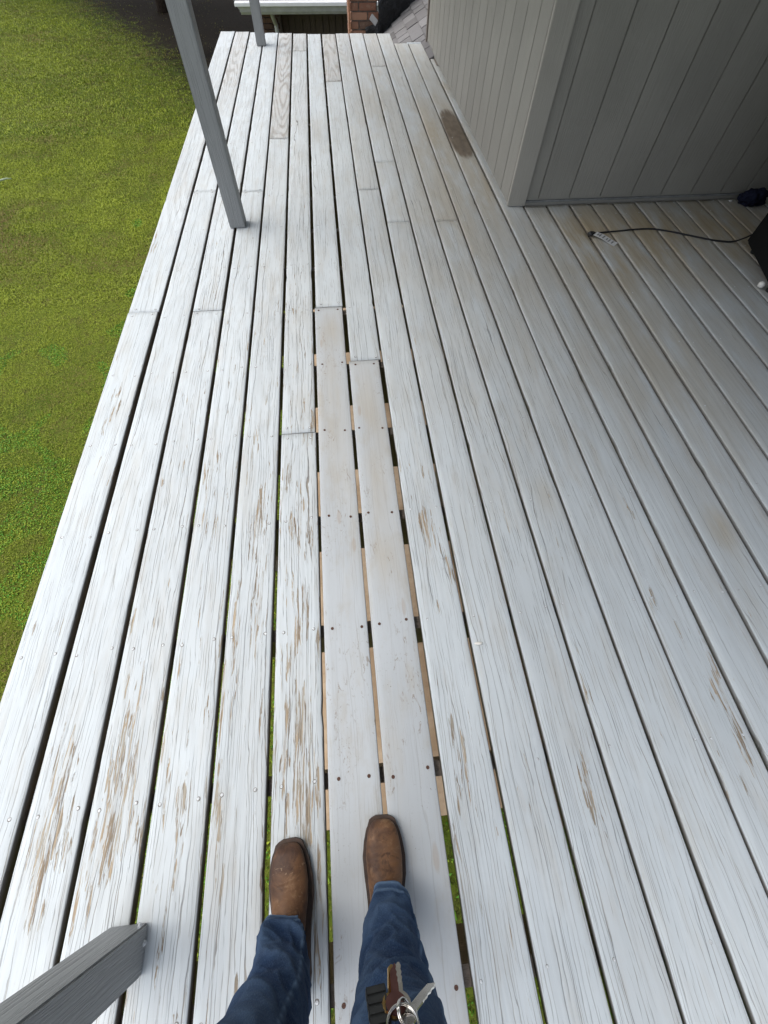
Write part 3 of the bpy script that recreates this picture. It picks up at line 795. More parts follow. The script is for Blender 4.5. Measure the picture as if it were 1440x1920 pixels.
# ------------------------------------------------------------------ things in the recess
def recess():
    A, B = Vector((2.37, 2.322)), Vector((2.237, 1.833))
    ax = (B - A).normalized(); pe = Vector((-ax.y, ax.x))
    if pe.x < 0: pe = -pe
    def P(u, v): q = A + ax * u + pe * v; return (q.x, q.y)
    f = empty('mini_fridge', (A.x + .2, A.y - .3, 0), 'black box shaped appliance with white feet at the right picture edge', 'fridge')
    L, W = .50, .50
    m = MB(); m.prism([P(0, 0), P(L, 0), P(L, W), P(0, W)], .03, .86)
    bmesh.ops.bevel(m.bm, geom=m.bm.edges[:], offset=.012, segments=2, affect='EDGES')
    link('cabinet', m.mesh('cabinet'), M['black_plastic'], f)
    m = MB(); m.prism([P(L + .004, .003), P(L + .045, .003), P(L + .045, W - .003), P(L + .004, W - .003)], .05, .85)
    bmesh.ops.bevel(m.bm, geom=m.bm.edges[:], offset=.008, segments=2, affect='EDGES')
    link('door', m.mesh('door'), M['black_plastic'], f)
    for u, v in ((.06, .05), (L - .06, .03), (.06, W - .05), (L - .06, W - .05)):
        q = P(u, v)
        m = MB(); m.ring_loft([[(q[0] + r * math.cos(k * math.pi / 5), q[1] + r * math.sin(k * math.pi / 5), z) for k in range(10)] for r, z in ((.018, .002), (.02, .012), (.016, .029))])
        link('foot', m.mesh('foot'), M['fob'], f, smooth=True)
    # white caps seen poking out below the near side
    q = (2.255, 1.926)
    m = MB(); bmesh.ops.create_icosphere(m.bm, subdivisions=2, radius=.017, matrix=Matrix.Translation((q[0] - .008, q[1], .019)))
    link('foot', m.mesh('foot'), M['foot'], f, smooth=True)
    # cord
    c = empty('power_cord', (1.512, 2.505, 0), 'black power cord with plug and white tag lying across the deck boards', 'cord')
    pts = [(1.53, 2.512, .012), (1.60, 2.531, .006), (1.70, 2.540, .005), (1.80, 2.550, .005), (1.909, 2.549, .005), (2.01, 2.512, .005), (2.106, 2.462, .005),
           (2.19, 2.415, .005), (2.268, 2.384, .005), (2.34, 2.368, .008), (2.41, 2.37, .03), (2.46, 2.36, .07)]
    sp = []
    for k in range(len(pts) - 1):
        p0, p1, p2, p3 = [Vector(pts[min(max(k + d, 0), len(pts) - 1)]) for d in (-1, 0, 1, 2)]
        for s in range(5):
            u = s / 5
            sp.append(.5 * ((2 * p1) + (p2 - p0) * u + (2 * p0 - 5 * p1 + 4 * p2 - p3) * u * u + (3 * p1 - p0 - 3 * p2 + p3) * u ** 3))
    m = MB(); m.tube(sp, .0046, 8); link('cable', m.mesh('cable'), M['black_rubber'], c, smooth=True)
    m = MB(); m.tube([(1.535, 2.513, .013), (1.522, 2.509, .014), (1.505, 2.502, .015), (1.494, 2.498, .015)], [.006, .011, .014, .013], 10)
    link('plug', m.mesh('plug'), M['black_rubber'], c, smooth=True)
    for d in (-.006, .006):
        m = MB(); m.box(1.474, 1.494, 2.4955 + d - .0035, 2.4955 + d + .0035, .0143, .0158); link('prong', m.mesh('prong'), M['steel'], c)
    tg = MB()
    n = 8
    a = Vector((1.535, 2.505, .012)); b_ = Vector((1.628, 2.400, .003)); sd = (b_ - a).normalized().cross(Vector((0, 0, 1))) * .024
    top = []
    for k in range(n + 1):
        u = k / n; q = a.lerp(b_, u) + Vector((0, 0, .003 * math.sin(u * 5.2) + .003))
        top.append((q - sd, q + sd))
    rows = [[tg.bm.verts.new(p) for p in pr] for pr in top]; low = [[tg.bm.verts.new(p - Vector((0, 0, .0012))) for p in pr] for pr in top]
    for k in range(n):
        tg.bm.faces.new((rows[k][0], rows[k][1], rows[k + 1][1], rows[k + 1][0])); tg.bm.faces.new((low[k][1], low[k][0], low[k + 1][0], low[k + 1][1]))
        for s in (0, 1): tg.bm.faces.new((rows[k][s], rows[k + 1][s], low[k + 1][s], low[k][s]))
    tg.bm.faces.new((rows[0][0], low[0][0], low[0][1], rows[0][1])); tg.bm.faces.new((rows[n][0], rows[n][1], low[n][1], low[n][0]))
    to = link('tag', tg.mesh('tag'), M['tag'], c)
    pm = MB()
    for k0, w in ((.9, .5), (1.7, .7), (3.0, .75), (4.3, .5), (5.2, .7), (6.4, .6)):
        u0, u1 = k0 / n, (k0 + .45) / n
        q0 = a.lerp(b_, u0) + Vector((0, 0, .003 * math.sin(u0 * 5.2) + .0040)); q1 = a.lerp(b_, u1) + Vector((0, 0, .003 * math.sin(u1 * 5.2) + .0040))
        pm.bm.faces.new([pm.bm.verts.new(p) for p in (q0 - sd * w, q0 + sd * w, q1 + sd * w, q1 - sd * w)])
    link('tag_print', pm.mesh('tag_print'), M['tag_print'], to)
    # rag
    m = MB(); bmesh.ops.create_icosphere(m.bm, subdivisions=4, radius=1)
    for v in m.bm.verts:
        n_ = noise.fractal(v.co * 1.9 + Vector((3, 1, 7)), 1.0, 2.0, 4)
        s_ = 1 + .35 * n_
        v.co = Vector((v.co.x * .085 * s_, v.co.y * .055 * s_, max(v.co.z * .05 * s_, -.034)))
    o = m.obj('rag', M['rag'], None, True, (2.69, 2.80, .037))
    tag(o, 'crumpled dark navy rag on the deck at the foot of the siding', 'rag')
    m = MB(); bmesh.ops.create_icosphere(m.bm, subdivisions=2, radius=1)
    for v in m.bm.verts: v.co = Vector((v.co.x * .014, v.co.y * .008, v.co.z * .005)) * (1 + .3 * noise.noise(v.co * 2))
    tag(m.obj('dry_leaf', M['tag'], None, True, (2.585, 2.845, .006)), 'small pale leaf scrap lying just left of the navy rag', 'leaf')
recess()

# ------------------------------------------------------------------ the neighbouring roof, chimney and brick wing beyond the deck
def brickwall(parent, origin, ux, length, z0, z1, mat, depth=.09, bl=.2, bh=.0595, mj=.0115, meshes={}, face=None):
    """single bricks laid in running bond; ux = wall direction, outward normal is ux x z rotated"""
    ux = Vector(ux).normalized(); nrm = Vector((ux.y, -ux.x, 0))
    rows = int((z1 - z0) / (bh + mj))
    rot = math.atan2(ux.y, ux.x)
    for r_ in range(rows):
        x = -(bl + mj) / 2 if r_ % 2 else 0.0
        while x < length - .01:
            a, b = max(x, 0), min(x + bl, length)
            if b - a > .03:
                key = (round(b - a, 3), round(depth, 3))
                if key not in meshes:
                    meshes[key] = MB().box(-key[0] / 2, key[0] / 2, -depth / 2, depth / 2, -bh / 2, bh / 2, .004).mesh('brick')
                me = meshes[key]
                c = Vector(origin) + ux * ((a + b) / 2) + nrm * (random.uniform(-.002, .002)) + Vector((0, 0, z0 + r_ * (bh + mj) + bh / 2))
                o = bpy.data.objects.new('brick', me); C.objects.link(o); o.parent = parent
                o.location = parent_inv(parent) @ c; o.rotation_euler = (0, 0, rot)
                if len(me.materials) == 0: me.materials.append(mat)
            x += bl + mj

def beyond():
    # chimney
    ch = empty('chimney', (.53, 7.9, GZ), 'red brick chimney partly wrapped in black flashing beyond the deck end', 'chimney')
    link('core', MB().box(.385, .69, 7.515, 8.24, GZ, .60).mesh('core'), M['mortar'], ch)
    brickwall(ch, (.372, 7.535, 0), (1, 0, 0), .335, -.62, .62, M['brick'], .07, meshes=BR1)
    brickwall(ch, (.392, 8.25, 0), (0, -1, 0), .68, -.62, .62, M['brick'], .05, meshes=BR2)
    link('corner_strip', MB().box(.352, .368, 7.478, 7.498, -.62, .62, .002).mesh('corner_strip'), M['lit_face_orange'], ch)  # added orange strip standing in for the chimney's lit left face
    # black flashing wrapped round it
    fl = MB()
    g = 14
    def sheet(pts4, amp, seed):
        P0, P1, P2, P3 = [Vector(p) for p in pts4]
        nn = (P1 - P0).cross(P3 - P0).normalized()
        vv = []
        for a in range(g + 1):
            row = []
            for b in range(g + 1):
                q = P0.lerp(P1, b / g).lerp(P3.lerp(P2, b / g), a / g)
                row.append(fl.bm.verts.new(q + nn * amp * noise.fractal(q * 7 + Vector((seed, 0, 0)), 1, 2, 3)))
            vv.append(row)
        for a in range(g):
            for b in range(g): fl.bm.faces.new((vv[a][b], vv[a][b + 1], vv[a + 1][b + 1], vv[a + 1][b]))
    sheet([(.545, 7.47, -.75), (.70, 7.47, -.75), (.70, 7.47, -.07), (.545, 7.47, -.10)], .018, 1)
    sheet([(.70, 7.48, -.75), (1.35, 7.78, -.75), (1.35, 7.78, .75), (.69, 7.48, .75)], .035, 5)
    o = link('flashing', fl.mesh('flashing'), M['tar'], ch, smooth=True)
    sm = o.modifiers.new('thick', 'SOLIDIFY'); sm.thickness = .01
    link('flashing_patch', MB().box(.60, .69, 7.45, 7.462, -.07, -.015, .003, Matrix.Rotation(R(38), 3, 'Y')).mesh('flashing_patch'), M['grey_shade_metal'], ch)
    # shingled roof
    rf = empty('shingle_roof', (1.0, 7.0, -.3), 'grey asphalt shingle roof sloping beside the far end of the house wall', 'roof')
    sl = math.atan(.57)
    ex = Vector((math.cos(sl), 0, math.sin(sl)))
    org = Vector((.30, 0, -.227 + .57 * (.30 - .669)))
    def quad_box(s0, s1, y0, y1, t0, t1):
        n_ = Vector((-ex.z, 0, ex.x))
        m = MB()
        P = [org + ex * s + n_ * t + Vector((0, y, 0)) for (s, y, t) in
             ((s0, y0, t0), (s1, y0, t0), (s1, y1, t0), (s0, y1, t0), (s0, y0, t1), (s1, y0, t1), (s1, y1, t1), (s0, y1, t1))]
        vs = [m.bm.verts.new(p) for p in P]
        for f in ((3, 2, 1, 0), (4, 5, 6, 7), (0, 1, 5, 4), (1, 2, 6, 5), (2, 3, 7, 6), (3, 0, 4, 7)): m.bm.faces.new([vs[q] for q in f])
        return m
    link('roof_deck', quad_box(-.3, 4.5, 5.6, 7.72, -.05, -.012).mesh('roof_deck'), M['joist'], rf)
    n_ = Vector((-ex.z, 0, ex.x))
    meshes = {}
    for k in range(-2, 20):
        s0 = k * .132
        y = 5.7 + (k * .117) % .3
        while y < 7.66:
            ln = random.choice((.16, .21, .25, .30))
            y1 = min(y + ln, 7.68)
            key = round(y1 - y, 2)
            if y1 - y > .04:
                if key not in meshes:
                    m = MB().box(0, .14, -key / 2 + .006, key / 2 - .006, 0, .015, .0015)
                    meshes[key] = m.mesh('shingle')
                    meshes[key].materials.append(M['shingle'])
                o = bpy.data.objects.new('shingle', meshes[key]); C.objects.link(o); o.parent = rf
                o.location = parent_inv(rf) @ (org + ex * s0 + n_ * (random.uniform(0, .004)) + Vector((0, (y + y1) / 2, 0)))
                o.rotation_euler = (0, -sl + .075, 0)
            y = y1
    # brick wing
    w = empty('brick_wing', (-.2, 11.7, GZ), 'low dark brick wing with white gutter and downspout beyond the deck', 'building')
    link('wall_core', MB().box(-1.06, -.72, 11.75, 17, GZ - .3, -.42).mesh('wall_core'), M['mortar'], w)
    brickwall(w, (-1.07, 11.745, 0), (1, 0, 0), .34, -1.9, -.50, M['brick_dark'], .08, meshes=BR3)
    brickwall(w, (-1.065, 13.0, 0), (0, -1, 0), 1.2, -1.4, -.50, M['brick_dark'], .08, meshes=BR4)
    link('wall_core', MB().box(-.719, 2.6, 12.15, 17, GZ - .3, -.42).mesh('wall_core'), M['dark_plank'], w)
    x = -.70
    while x < 1.5:
        wd = random.choice((.09, .11, .13))
        link('wall_plank', MB().box(x, x + wd, 12.12 - random.random() * .01, 12.149, GZ, -.47, .004).mesh('wall_plank'), M['dark_plank'], w)
        x += wd + .012
    link('rail', MB().box(-.70, 1.5, 12.08, 12.108, -1.22, -1.17, .004).mesh('rail'), M['dark_plank'], w)
    # gutter: open trough, white lip; grey face is white metal with shade painted in
    gp = [(11.26, -.555), (11.285, -.63), (11.31, -.665), (11.42, -.665), (11.42, -.64), (11.325, -.645), (11.30, -.615), (11.278, -.56)]
    m = MB(); m.ring_loft([[(-1.40 + (.05 if z < -.6 else 0), y, z) for y, z in gp], [(2.2, y, z) for y, z in gp]])
    gt = link('gutter', m.mesh('gutter'), M['grey_shade_metal'], w)
    link('gutter_lip', MB().box(-1.43, 2.2, 11.243, 11.44, -.566, -.522, .004).mesh('gutter_lip'), M['white_metal'], gt)
    m = MB(); m.tube([(-.83, 11.40, -.66), (-.82, 11.50, -.74), (-.80, 11.655, -.84), (-.795, 11.665, -1.0), (-.79, 11.665, GZ)], .036, 8)
    link('downspout', m.mesh('downspout'), M['grey_shade_metal'], w)
    link('fascia', MB().box(-1.38, 2.2, 11.445, 11.47, -.66, -.50).mesh('fascia'), M['grey_shade_metal'], w)
    m = MB()
    vs = [m.bm.verts.new(p) for p in ((-1.45, 11.40, -.53), (2.8, 11.40, -.53), (2.8, 16.5, 1.6), (-1.45, 16.5, 1.6), (-1.45, 11.40, -.50), (2.8, 11.40, -.50), (2.8, 16.5, 1.63), (-1.45, 16.5, 1.63))]
    for f in ((3, 2, 1, 0), (4, 5, 6, 7), (0, 1, 5, 4), (1, 2, 6, 5), (2, 3, 7, 6), (3, 0, 4, 7)): m.bm.faces.new([vs[q] for q in f])
    link('roof', m.mesh('roof'), M['shingle'], w)
BR1, BR2, BR3, BR4 = {}, {}, {}, {}
beyond()

def tree(x, y, r, zc, hgt, label):
    o = empty('evergreen_tree', (x, y, GZ), label, 'tree', 'dense evergreens shading the far lawn')
    m = MB(); m.tube([(x, y, GZ - .1), (x + .05, y, GZ + 1.2), (x - .03, y + .05, zc), (x, y, zc + hgt * .45)], [.26, .19, .15, .04], 9)
    for k in range(7):
        a = k * 2.4; zz = zc - .6 + k * .35
        m.tube([(x, y, zz), (x + math.cos(a) * r * .35, y + math.sin(a) * r * .35, zz + .35), (x + math.cos(a) * r * .75, y + math.sin(a) * r * .75, zz + .5)], [.07, .05, .015], 6)
    link('trunk', m.mesh('trunk'), M['bark'], o, smooth=True)
    n = 9000
    u = rng.normal(size=(n, 3)); u /= np.linalg.norm(u, axis=1)[:, None]
    rad = rng.uniform(.45, 1, n) ** .5
    lump = np.array([1 + .28 * noise.noise(Vector(q) * 2.2 + Vector((x, y, 0))) for q in u])
    c = u * (rad * lump)[:, None] * np.array([r, r, hgt / 2]) + np.array([x, y, zc + hgt * .28])
    a = rng.normal(size=(n, 3)); a /= np.linalg.norm(a, axis=1)[:, None]
    b = np.cross(a, rng.normal(size=(n, 3))); b /= np.linalg.norm(b, axis=1)[:, None]
    s = rng.uniform(.10, .2, n)[:, None]
    v = np.stack([c - a * s, c + b * s * .6, c + a * s, c - b * s * .6], 1).reshape(-1, 3)
    f = (np.arange(n)[:, None] * 4 + np.arange(4)).tolist()
    me = bpy.data.meshes.new('crown'); me.from_pydata(v.tolist(), [], f)
    at = me.attributes.new('tint', 'FLOAT', 'POINT'); at.data.foreach_set('value', np.repeat(rng.random(n), 4).astype(np.float32))
    link('crown', me, M['leaf'], o)
tree(-3.93, 18.9, 4.4, 2.7, 6.0, 'dense evergreen tree nearest the deck, its trunk behind the mid deck post')
tree(-5.6, 24.0, 3.6, 1.8, 6.0, 'broad evergreen tree at the far left end of the lawn')
tree(-10.5, 27.5, 3.6, 1.8, 6.0, 'evergreen tree farthest to the left beyond the lawn')

m = MB(); m.tube([(-6.95, 10.50, GZ + .055), (-6.72, 10.62, GZ + .07), (-6.58, 10.70, GZ + .075), (-6.50, 10.72, GZ + .06)], [.016, .018, .015, .006], 7)
M['stick'] = plain('pale_green_stick', (.33, .40, .26), .8, 0, .3, 40, .3)
tag(m.obj('stick', M['stick'], None, True), 'pale broken stick lying on the lawn at the left picture edge', 'stick')

# ------------------------------------------------------------------ the photographer
person = empty('person', (-.105, -.40, 0), 'person in blue jeans and brown square toed leather boots standing on the deck', 'person')
def superring(cx, cy, z, wx, wy, e=2.0, n=28, rot=0.0, fn=None):
    out = []
    for k in range(n):
        a = 2 * math.pi * k / n
        c, s = math.cos(a), math.sin(a)
        x = math.copysign(abs(c) ** (2 / e), c) * wx; y = math.copysign(abs(s) ** (2 / e), s) * wy
        q = Vector((cx + x * math.cos(rot) - y * math.sin(rot), cy + x * math.sin(rot) + y * math.cos(rot), z))
        if fn: q = fn(q, a)
        out.append(q)
    return out

def boot(tx, ty, rot, side):
    """tx, ty: toe tip on the deck; the foot points towards +Y, turned by rot"""
    d = Vector((math.sin(-rot), math.cos(rot), 0)); s = Vector((d.y, -d.x, 0))
    def W(u, v, z): return Vector((tx, ty, 0)) - d * u + s * v + Vector((0, 0, z))
    # plan half widths along the sole (u from the toe)
    plan = [(0, .012, .014), (.003, .021, .022), (.010, .0295, .030), (.022, .0360, .036), (.045, .0420, .041), (.075, .0465, .044), (.11, .046, .041), (.15, .039, .036), (.20, .034, .033), (.24, .034, .034), (.268, .029, .030), (.28, .018, .02)]
    key = np.array(plan)
    us = sorted(set([0, .004, .009, .015] + [round(.02 + .006 * k, 4) for k in range(21)] + [.155, .17, .185, .20, .22, .24, .255, .268, .276, .28]))
    plan = [(u, float(np.interp(u, key[:, 0], key[:, 1])), float(np.interp(u, key[:, 0], key[:, 2]))) for u in us]
    loop = [(u, a) for u, a, b in plan] + [(u, -b) for u, a, b in plan[::-1]]
    m = MB()
    for z0, z1, grow, cond in ((.003, .016, .0062, None),):
        pts = [W(u, v * (1 + grow / .04), 0) for u, v in loop]
        pts = [p + d * .006 if u < .01 else p for p, (u, v) in zip(pts, loop)]
        m.prism([(p.x, p.y) for p in pts], z0, z1)
    hp = [(u, a) for u, a, b in plan if u >= .2] + [(u, -b) for u, a, b in plan[::-1] if u >= .2]
    hp = [W(u, v, 0) for u, v in hp]
    m.prism([(p.x, p.y) for p in hp], .0028, .0155)
    so = m.obj('sole', M['shoe_sole'], None)
    # stitched welt
    up = MB()
    tops = {0: .028, .004: .034, .015: .044, .04: .051, .075: .060, .11: .075, .15: .098, .20: .125, .24: .13, .268: .12, .28: .10}
    rings = []
    for u, a, b in plan:
        h = float(np.interp(u, sorted(tops), [tops[k_] for k_ in sorted(tops)]))
        ring = []
        n = 20
        for k in range(n):
            t_ = math.pi * 2 * k / n
            c, sn = math.cos(t_), math.sin(t_)
            e = 2.6 if u < .1 else 2.2
            hw = a if c > 0 else b
            x = math.copysign(abs(c) ** (2 / e), c) * hw
            z = .013 + (h - .013) * (.5 + .5 * math.copysign(abs(sn) ** (2 / (e if sn < 0 else 2.0)), sn))
            if z > .03: x *= 1 - .32 * ((z - .03) / max(h - .03, .01)) ** 1.5 * min(1, u / .1)
            q = W(u, x, z)
            q += Vector((0, 0, .0022)) * noise.noise(q * 38)
            crease = math.exp(-((u - .075) / .028) ** 2)
            if sn > 0: q.z += crease * .0030 * math.sin(u * 420 + 2.2 * c + side) * sn
            ring.append(q)
        rings.append(ring)
    up.ring_loft(rings)
    uo = up.obj('upper', M['leather'], None, True)
    ss_ = uo.modifiers.new('s', 'SUBSURF'); ss_.levels = 2; ss_.render_levels = 2
    # shaft
    sh = MB()
    ax = W(.205, 0, 0)
    sh.ring_loft([superring(ax.x, ax.y, z, r1, r2, 2, 20) for z, r1, r2 in ((.05, .030, .055), (.09, .036, .055), (.14, .040, .05), (.20, .043, .049), (.27, .047, .05))], False, True)
    sho = sh.obj('shaft', M['leather'], None, True)
    me = uo.data
    b = empty('boot', (0, 0, 0), None, None)
    b.parent = person; b.location = parent_inv(person) @ Vector((tx, ty - .14, 0))
    for q in (so, uo, sho):
        q.parent = b; q.matrix_parent_inverse = parent_mat(b).inverted()
boot(-.240, -.190, R(3), -1)
boot(-.006, -.166, R(-3), 1)

def jean_leg(rows, seed, bend):
    """rows: (z, cx, cy, rx, ry) from hem to thigh"""
    m = MB()
    zs = [r[0] for r in rows]
    n = 88; N = 200
    rings = []; fades = []
    def at(z):
        for a, b in zip(rows, rows[1:]):
            if a[0] <= z <= b[0]:
                u = (z - a[0]) / (b[0] - a[0]); u = u * u * (3 - 2 * u) * .5 + u * .5
                return [a[i] + (b[i] - a[i]) * u for i in range(1, 5)]
        return rows[-1][1:]
    for k in range(N):
        z = zs[0] + (zs[-1] - zs[0]) * (k / (N - 1))
        cx, cy, rx, ry = at(z)
        ring = []
        low = math.exp(-max(z - .10, 0) / .16)
        kneeb = math.exp(-((z - .50) / .10) ** 2)
        for j in range(n):
            a = 2 * math.pi * j / n
            front = max(0, math.sin(a))
            ca, sa = math.cos(a), math.sin(a)
            w = noise.noise((ca * 1.3 + seed, sa * 1.3, z * 13))
            n1 = noise.noise((ca * .38 + seed * 3, sa * .38 + z * 1.5, z * 11 + .9 * ca * math.sin(seed)))
            n2 = noise.noise((ca * 1.7 + seed * 5, sa * 1.7, z * 21 - 1.2 * ca))
            cr1 = max(0, 1 - abs(n1) * 3.4) ** 1.4 * min(1, max(0, (z - zs[0] - .012) / .03))
            cr2 = max(0, 1 - abs(n2) * 3.6) ** 1.4 * min(1, max(0, (z - zs[0] - .012) / .03))
            wr = cr1
            dr = (.0055 * low + .0034) * w + (.0055 * low + .0044 + .002 * kneeb) * cr1 + (.0030 * low + .0020) * cr2 - .002
            hemz = .006 * math.sin(a) * max(0, 1 - (z - zs[0]) / .05) if z < zs[0] + .05 else 0
            sm_ = math.exp(-((ca - (.72 if seed > 3 else .90)) / .06) ** 2) if sa > -.2 else 0
            dr += .0016 * sm_ * (1 + .5 * math.sin(z * 260 + seed))
            ee = 2 / (2 + 1.6 * math.exp(-(z - zs[0]) / .06))
            ring.append(Vector((cx + (rx + dr) * math.copysign(abs(ca) ** ee, ca), cy + (ry + dr) * math.copysign(abs(sa) ** ee, sa), z + hemz)))
            sang = .72 if seed > 3 else .90
            pk = .65 + .35 * math.sin(z * 260 + seed)
            seam = math.exp(-((ca - sang) / .035) ** 2) * pk if sa > -.2 else 0
            fades.append(max(0, min(1, .12 * kneeb * front + .26 * cr1 * (.5 + .5 * low) + .14 * cr2 + 1.0 * math.exp(-((z - zs[0]) / .006) ** 2) + .18 * (1 if z < zs[0] + .02 else 0) + .75 * seam + .7 * math.exp(-((z - zs[0] - .021) / .0026) ** 2))))
        rings.append(ring)
    m.ring_loft(rings, False, False)
    # turn the hem inwards so the cloth has thickness
    me_ = m.mesh('jean_leg')
    at_ = me_.attributes.new('fade', 'FLOAT', 'POINT')
    at_.data.foreach_set('value', fades)
    o = link('jean_leg', me_, M['denim'], person, smooth=True)
    s = o.modifiers.new('cloth', 'SOLIDIFY'); s.thickness = .003; s.offset = -1
    return o
RL = [(.084, -.003, -.322, .0455, .050), (.14, -.004, -.354, .0525, .055), (.20, -.006, -.366, .057, .058), (.30, -.006, -.374, .061, .063), (.40, -.006, -.374, .066, .068), (.50, -.008, -.372, .076, .074),
      (.58, -.010, -.377, .080, .078), (.70, -.020, -.395, .082, .082), (.84, -.034, -.42, .090, .095)]
LL = [(.084, -.243, -.350, .0435, .050), (.14, -.230, -.362, .049, .055), (.20, -.219, -.375, .0535, .058), (.30, -.212, -.380, .057, .063), (.40, -.218, -.379, .063, .068), (.50, -.226, -.374, .076, .074),
      (.58, -.222, -.378, .080, .078), (.70, -.192, -.395, .082, .082), (.84, -.178, -.42, .090, .095)]
jean_leg(RL, 1.7, 1)
jean_leg(LL, 5.3, -1)

def skin(name, joints_, edges, mat, parent, root=0, sub=2):
    me = bpy.data.meshes.new(name)
    me.from_pydata([j[:3] for j in joints_], edges, [])
    o = link(name, me, mat, parent)
    md = o.modifiers.new('skin', 'SKIN'); md.use_smooth_shade = True
    for k, (sv, j) in enumerate(zip(me.skin_vertices[0].data, joints_)):
        r_ = j[3] if isinstance(j[3], (tuple, list)) else (j[3], j[3])
        sv.radius = r_; sv.use_root = (k == root)
    o.modifiers.new('sub', 'SUBSURF').levels = sub
    o.modifiers[-1].render_levels = sub
    return o
def figure():
    X = -.105
    J = [(X, -.43, .92, (.15, .10)), (X, -.44, 1.10, (.13, .09)), (X, -.45, 1.28, (.155, .10)), (X, -.45, 1.40, (.10, .07)), (X, -.44, 1.47, .052), (X, -.425, 1.53, .06), (X, -.41, 1.60, (.078, .095)), (X, -.41, 1.68, (.070, .085))]
    E_ = [(0, 1), (1, 2), (2, 3), (3, 4), (4, 5), (5, 6), (6, 7)]
    for s in (-1, 1):
        b = len(J)
        hx = X + s * .19
        J += [(hx, -.45, 1.37, .055), (X + s * .25, -.40, 1.12, .043), (X + s * .145 + .05, -.17, 1.21, .033), (X + s * .10 + .07, -.085, 1.25, (.030, .02))]
        E_ += [(3, b), (b, b + 1), (b + 1, b + 2), (b + 2, b + 3)]
        legs = RL if s > 0 else LL
        b2 = len(J)
        J += [(X + s * .085, -.42, .86, .075), (legs[5][1], legs[5][2] - .01, .5, .045), (legs[1][1], legs[1][2] - .03, .13, .032)]
        E_ += [(0, b2), (b2, b2 + 1), (b2 + 1, b2 + 2)]
        # fingers folded round the back edge of the phone
        hw = Vector(J[b + 3][:3])
        for f in range(4):
            q = len(J)
            o_ = Vector((-s * .01, -.004 + f * .004, .026 - f * .018))
            J += [tuple(hw + o_ + Vector((-s * .018, .022, 0))) + (.009,), tuple(hw + o_ + Vector((-s * .040, .036 - .004 * f, .002))) + (.008,), tuple(hw + o_ + Vector((-s * .058, .030 - .004 * f, .001))) + (.007,)]
            E_ += [(b + 3, q), (q, q + 1), (q + 1, q + 2)]
        q = len(J)
        J += [tuple(hw + Vector((-s * .012, -.012, .028))) + (.011,), tuple(hw + Vector((-s * .034, -.012, .038))) + (.009,)]
        E_ += [(b + 3, q), (q, q + 1)]
    skin('body', J, E_, M['skin'], person)
    S = [(X, -.43, .88, (.165, .115)), (X, -.44, 1.08, (.145, .105)), (X, -.45, 1.28, (.172, .115)), (X, -.45, 1.405, (.115, .082)), (X, -.445, 1.445, .062)]
    Es = [(0, 1), (1, 2), (2, 3), (3, 4)]
    for s in (-1, 1):
        b = len(S)
        S += [(X + s * .195, -.45, 1.372, .068), (X + s * .252, -.40, 1.12, .056), (X + s * .16 + .045, -.19, 1.203, .044)]
        Es += [(3, b), (b, b + 1), (b + 1, b + 2)]
    skin('shirt', S, Es, M['shirt'], person)
    # seat of the jeans
    Pv = [(X, -.425, .93, (.16, .112)), (X, -.42, .85, (.155, .11)), (RL[-1][1], -.42, .80, .092), (LL[-1][1], -.42, .80, .092)]
    skin('jeans_seat', Pv, [(0, 1), (1, 2), (1, 3)], M['denim'], person)
    hr = MB(); bmesh.ops.create_icosphere(hr.bm, subdivisions=3, radius=1)
    for v in hr.bm.verts:
        v.co = Vector((v.co.x * .088, v.co.y * .105, v.co.z * .10)) * (1 + .05 * noise.noise(v.co * 6))
        if v.co.y > .03 and v.co.z < .03: v.co.y = .03
        v.co += Vector((X, -.435, 1.66))
    hr.obj('hair', M['hair'], person, True)
    for s in (-1, 1):
        e_ = MB(); bmesh.ops.create_uvsphere(e_.bm, u_segments=10, v_segments=8, radius=.012, matrix=Matrix.Translation((X + s * .032, -.322, 1.615)))
        e_.obj('eye', M['tag'], person, True)
figure()
ph = empty('phone', (0, 0, H), 'slim black phone held in both hands by the standing person', 'phone')
m = MB(); m.box(-.012, .06, -.13, .018, -.018, -.010, .003)
rotm = Matrix((CR, CU, -CW)).transposed()
for v in m.bm.verts: v.co = rotm @ Vector((v.co.x, v.co.y, -v.co.z + .002)) + Vector((0, 0, H))
m.obj('case', M['black_plastic'], ph)

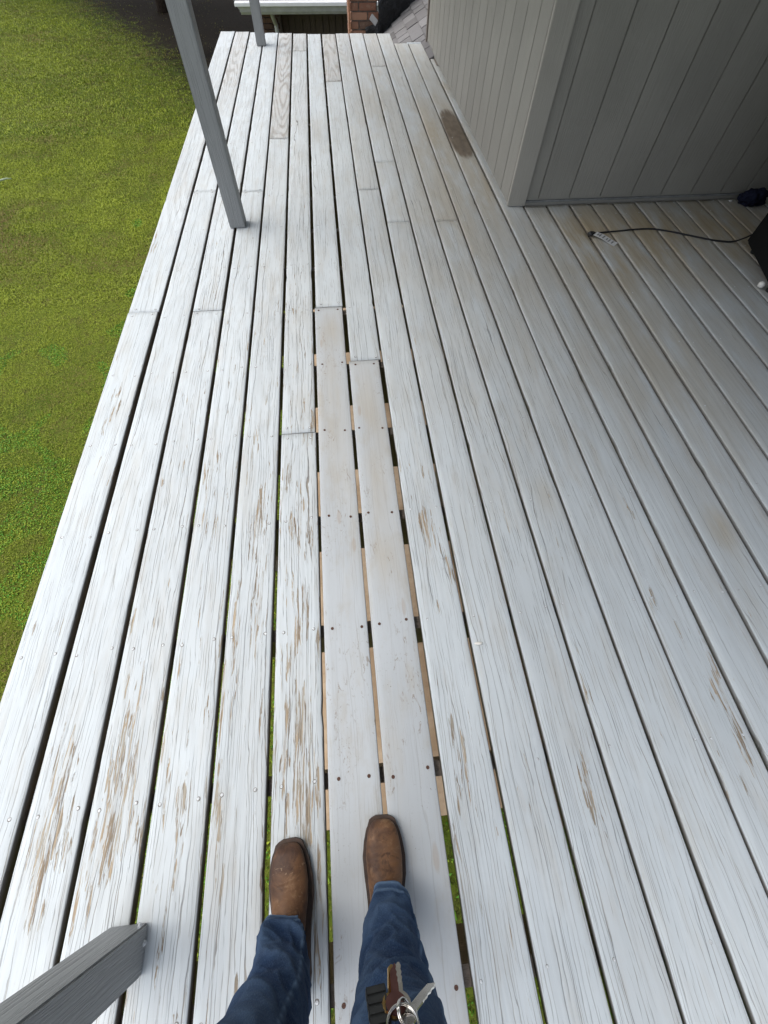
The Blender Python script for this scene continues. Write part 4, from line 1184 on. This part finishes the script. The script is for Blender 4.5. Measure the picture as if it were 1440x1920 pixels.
# ------------------------------------------------------------------ keys
def keys():
    k = empty('key_ring', (0, -.245, .665), 'bunch of keys on a steel ring hanging in front of the right jeans leg', 'keys')
    def place(mb, loc, d, n_):
        """d: length direction (local +Y), n_: face normal (local +Z)"""
        d = Vector(d).normalized(); n_ = Vector(n_); n_ = (n_ - d * n_.dot(d)).normalized(); x = d.cross(n_)
        mt = Matrix((x, d, n_)).transposed().to_4x4(); mt.translation = Vector(loc)
        bmesh.ops.transform(mb.bm, matrix=mt, verts=mb.bm.verts)
        return mb
    def key_mesh(L=.046, bw=.0112, t=.0022):
        pts = []
        for a in range(0, 13):
            q = math.radians(-250 + a * 320 / 12 - 90 + 20)
            pts.append((bw * math.cos(q), bw * math.sin(q) * .95))
        pts = [(bw * math.cos(R(a)), bw * .95 * math.sin(R(a))) for a in range(115, 426, 22)]
        bl = [(.0042, bw * .9), (.0042, .018), (.0036, .020), (.0042, .0235), (.0030, .026), (.0040, .029), (.0028, .032), (.0038, .035), (.0022, .0385), (0, L - bw), (-.0035, L - bw - .004), (-.0042, .018), (-.0042, bw * .9)]
        m_ = MB(); m_.prism(pts + bl, -t / 2, t / 2)
        return m_
    tocam = Vector((0, .33, .94))
    m = key_mesh(); place(m, (-.0035, -.243, .662), (-.02, .36, -.62), (.15, .8, .55)); m.obj('key', M['key_red'], k)
    m = key_mesh(.05, .0118); place(m, (-.008, -.2455, .660), (.02, .40, -.62), (.5, .75, .4)); m.obj('key', M['brass'], k)
    m = key_mesh(.05, .0118); place(m, (.0005, -.2440, .660), (.01, .37, -.62), (.15, .8, .55)); m.obj('key', M['steel'], k)
    m = key_mesh(.048, .011); place(m, (.010, -.262, .690), (.62, -.22, .35), (.2, .7, .7)); m.obj('key', M['steel'], k)
    m = key_mesh(.046, .010); place(m, (.008, -.250, .668), (.62, .30, -.30), (-.3, .8, .6)); m.obj('key', M['steel'], k)
    def ring(c, n_, r, t, mat, name):
        n_ = Vector(n_).normalized(); a = n_.orthogonal().normalized(); b = n_.cross(a)
        mm = MB()
        for s in (-.0009, .0011):
            pts = [Vector(c) + n_ * s + a * r * math.cos(q * math.pi / 16) + b * r * math.sin(q * math.pi / 16) for q in range(33)]
            mm.tube(pts, t, 7)
        return mm.obj(name, mat, k, True)
    ring((.0015, -.252, .680), (.1, .75, .6), .0160, .0011, M['steel'], 'ring')
    ring((.005, -.2475, .672), (.75, .45, .4), .011, .0010, M['steel'], 'ring')
    # ridged dark fob
    f = MB()
    for q in range(5): f.box(-.011, .011, -.021 + q * .0085, -.0132 + q * .0085, -.005, .005, .001)
    f.box(-.0105, .0105, -.0205, .021, -.004, .004)
    place(f, (-.0225, -.247, .664), (-.10, .40, -.55), (.1, .8, .6)); f.obj('fob', M['fob'], k)
    # belt clip
    f = MB(); f.box(-.007, .007, -.016, .016, -.003, .003, .0012)
    place(f, (-.010, -.266, .700), (.05, -.3, .9), (0, .8, .55)); f.obj('clip', M['steel'], k)
    f = MB(); f.tube([(.003, -.258, .690), (.004, -.268, .703), (.004, -.275, .72)], .006, 10); f.obj('swivel', M['steel'], k, True)
    f = MB(); f.tube([(.0, -.252, .674), (.001, -.258, .695), (.001, -.266, .722)], .0016, 8); f.obj('split_loop', M['steel'], k, True)
    f = MB()
    pts = [Vector((-.002, -.270, .712)), Vector((-.004, -.285, .75)), Vector((-.01, -.306, .82)), Vector((-.02, -.305, .90))]
    f.tube(pts, [.006, .008, .008, .007], 8); f.obj('lanyard', M['black_rubber'], k, True)
keys()
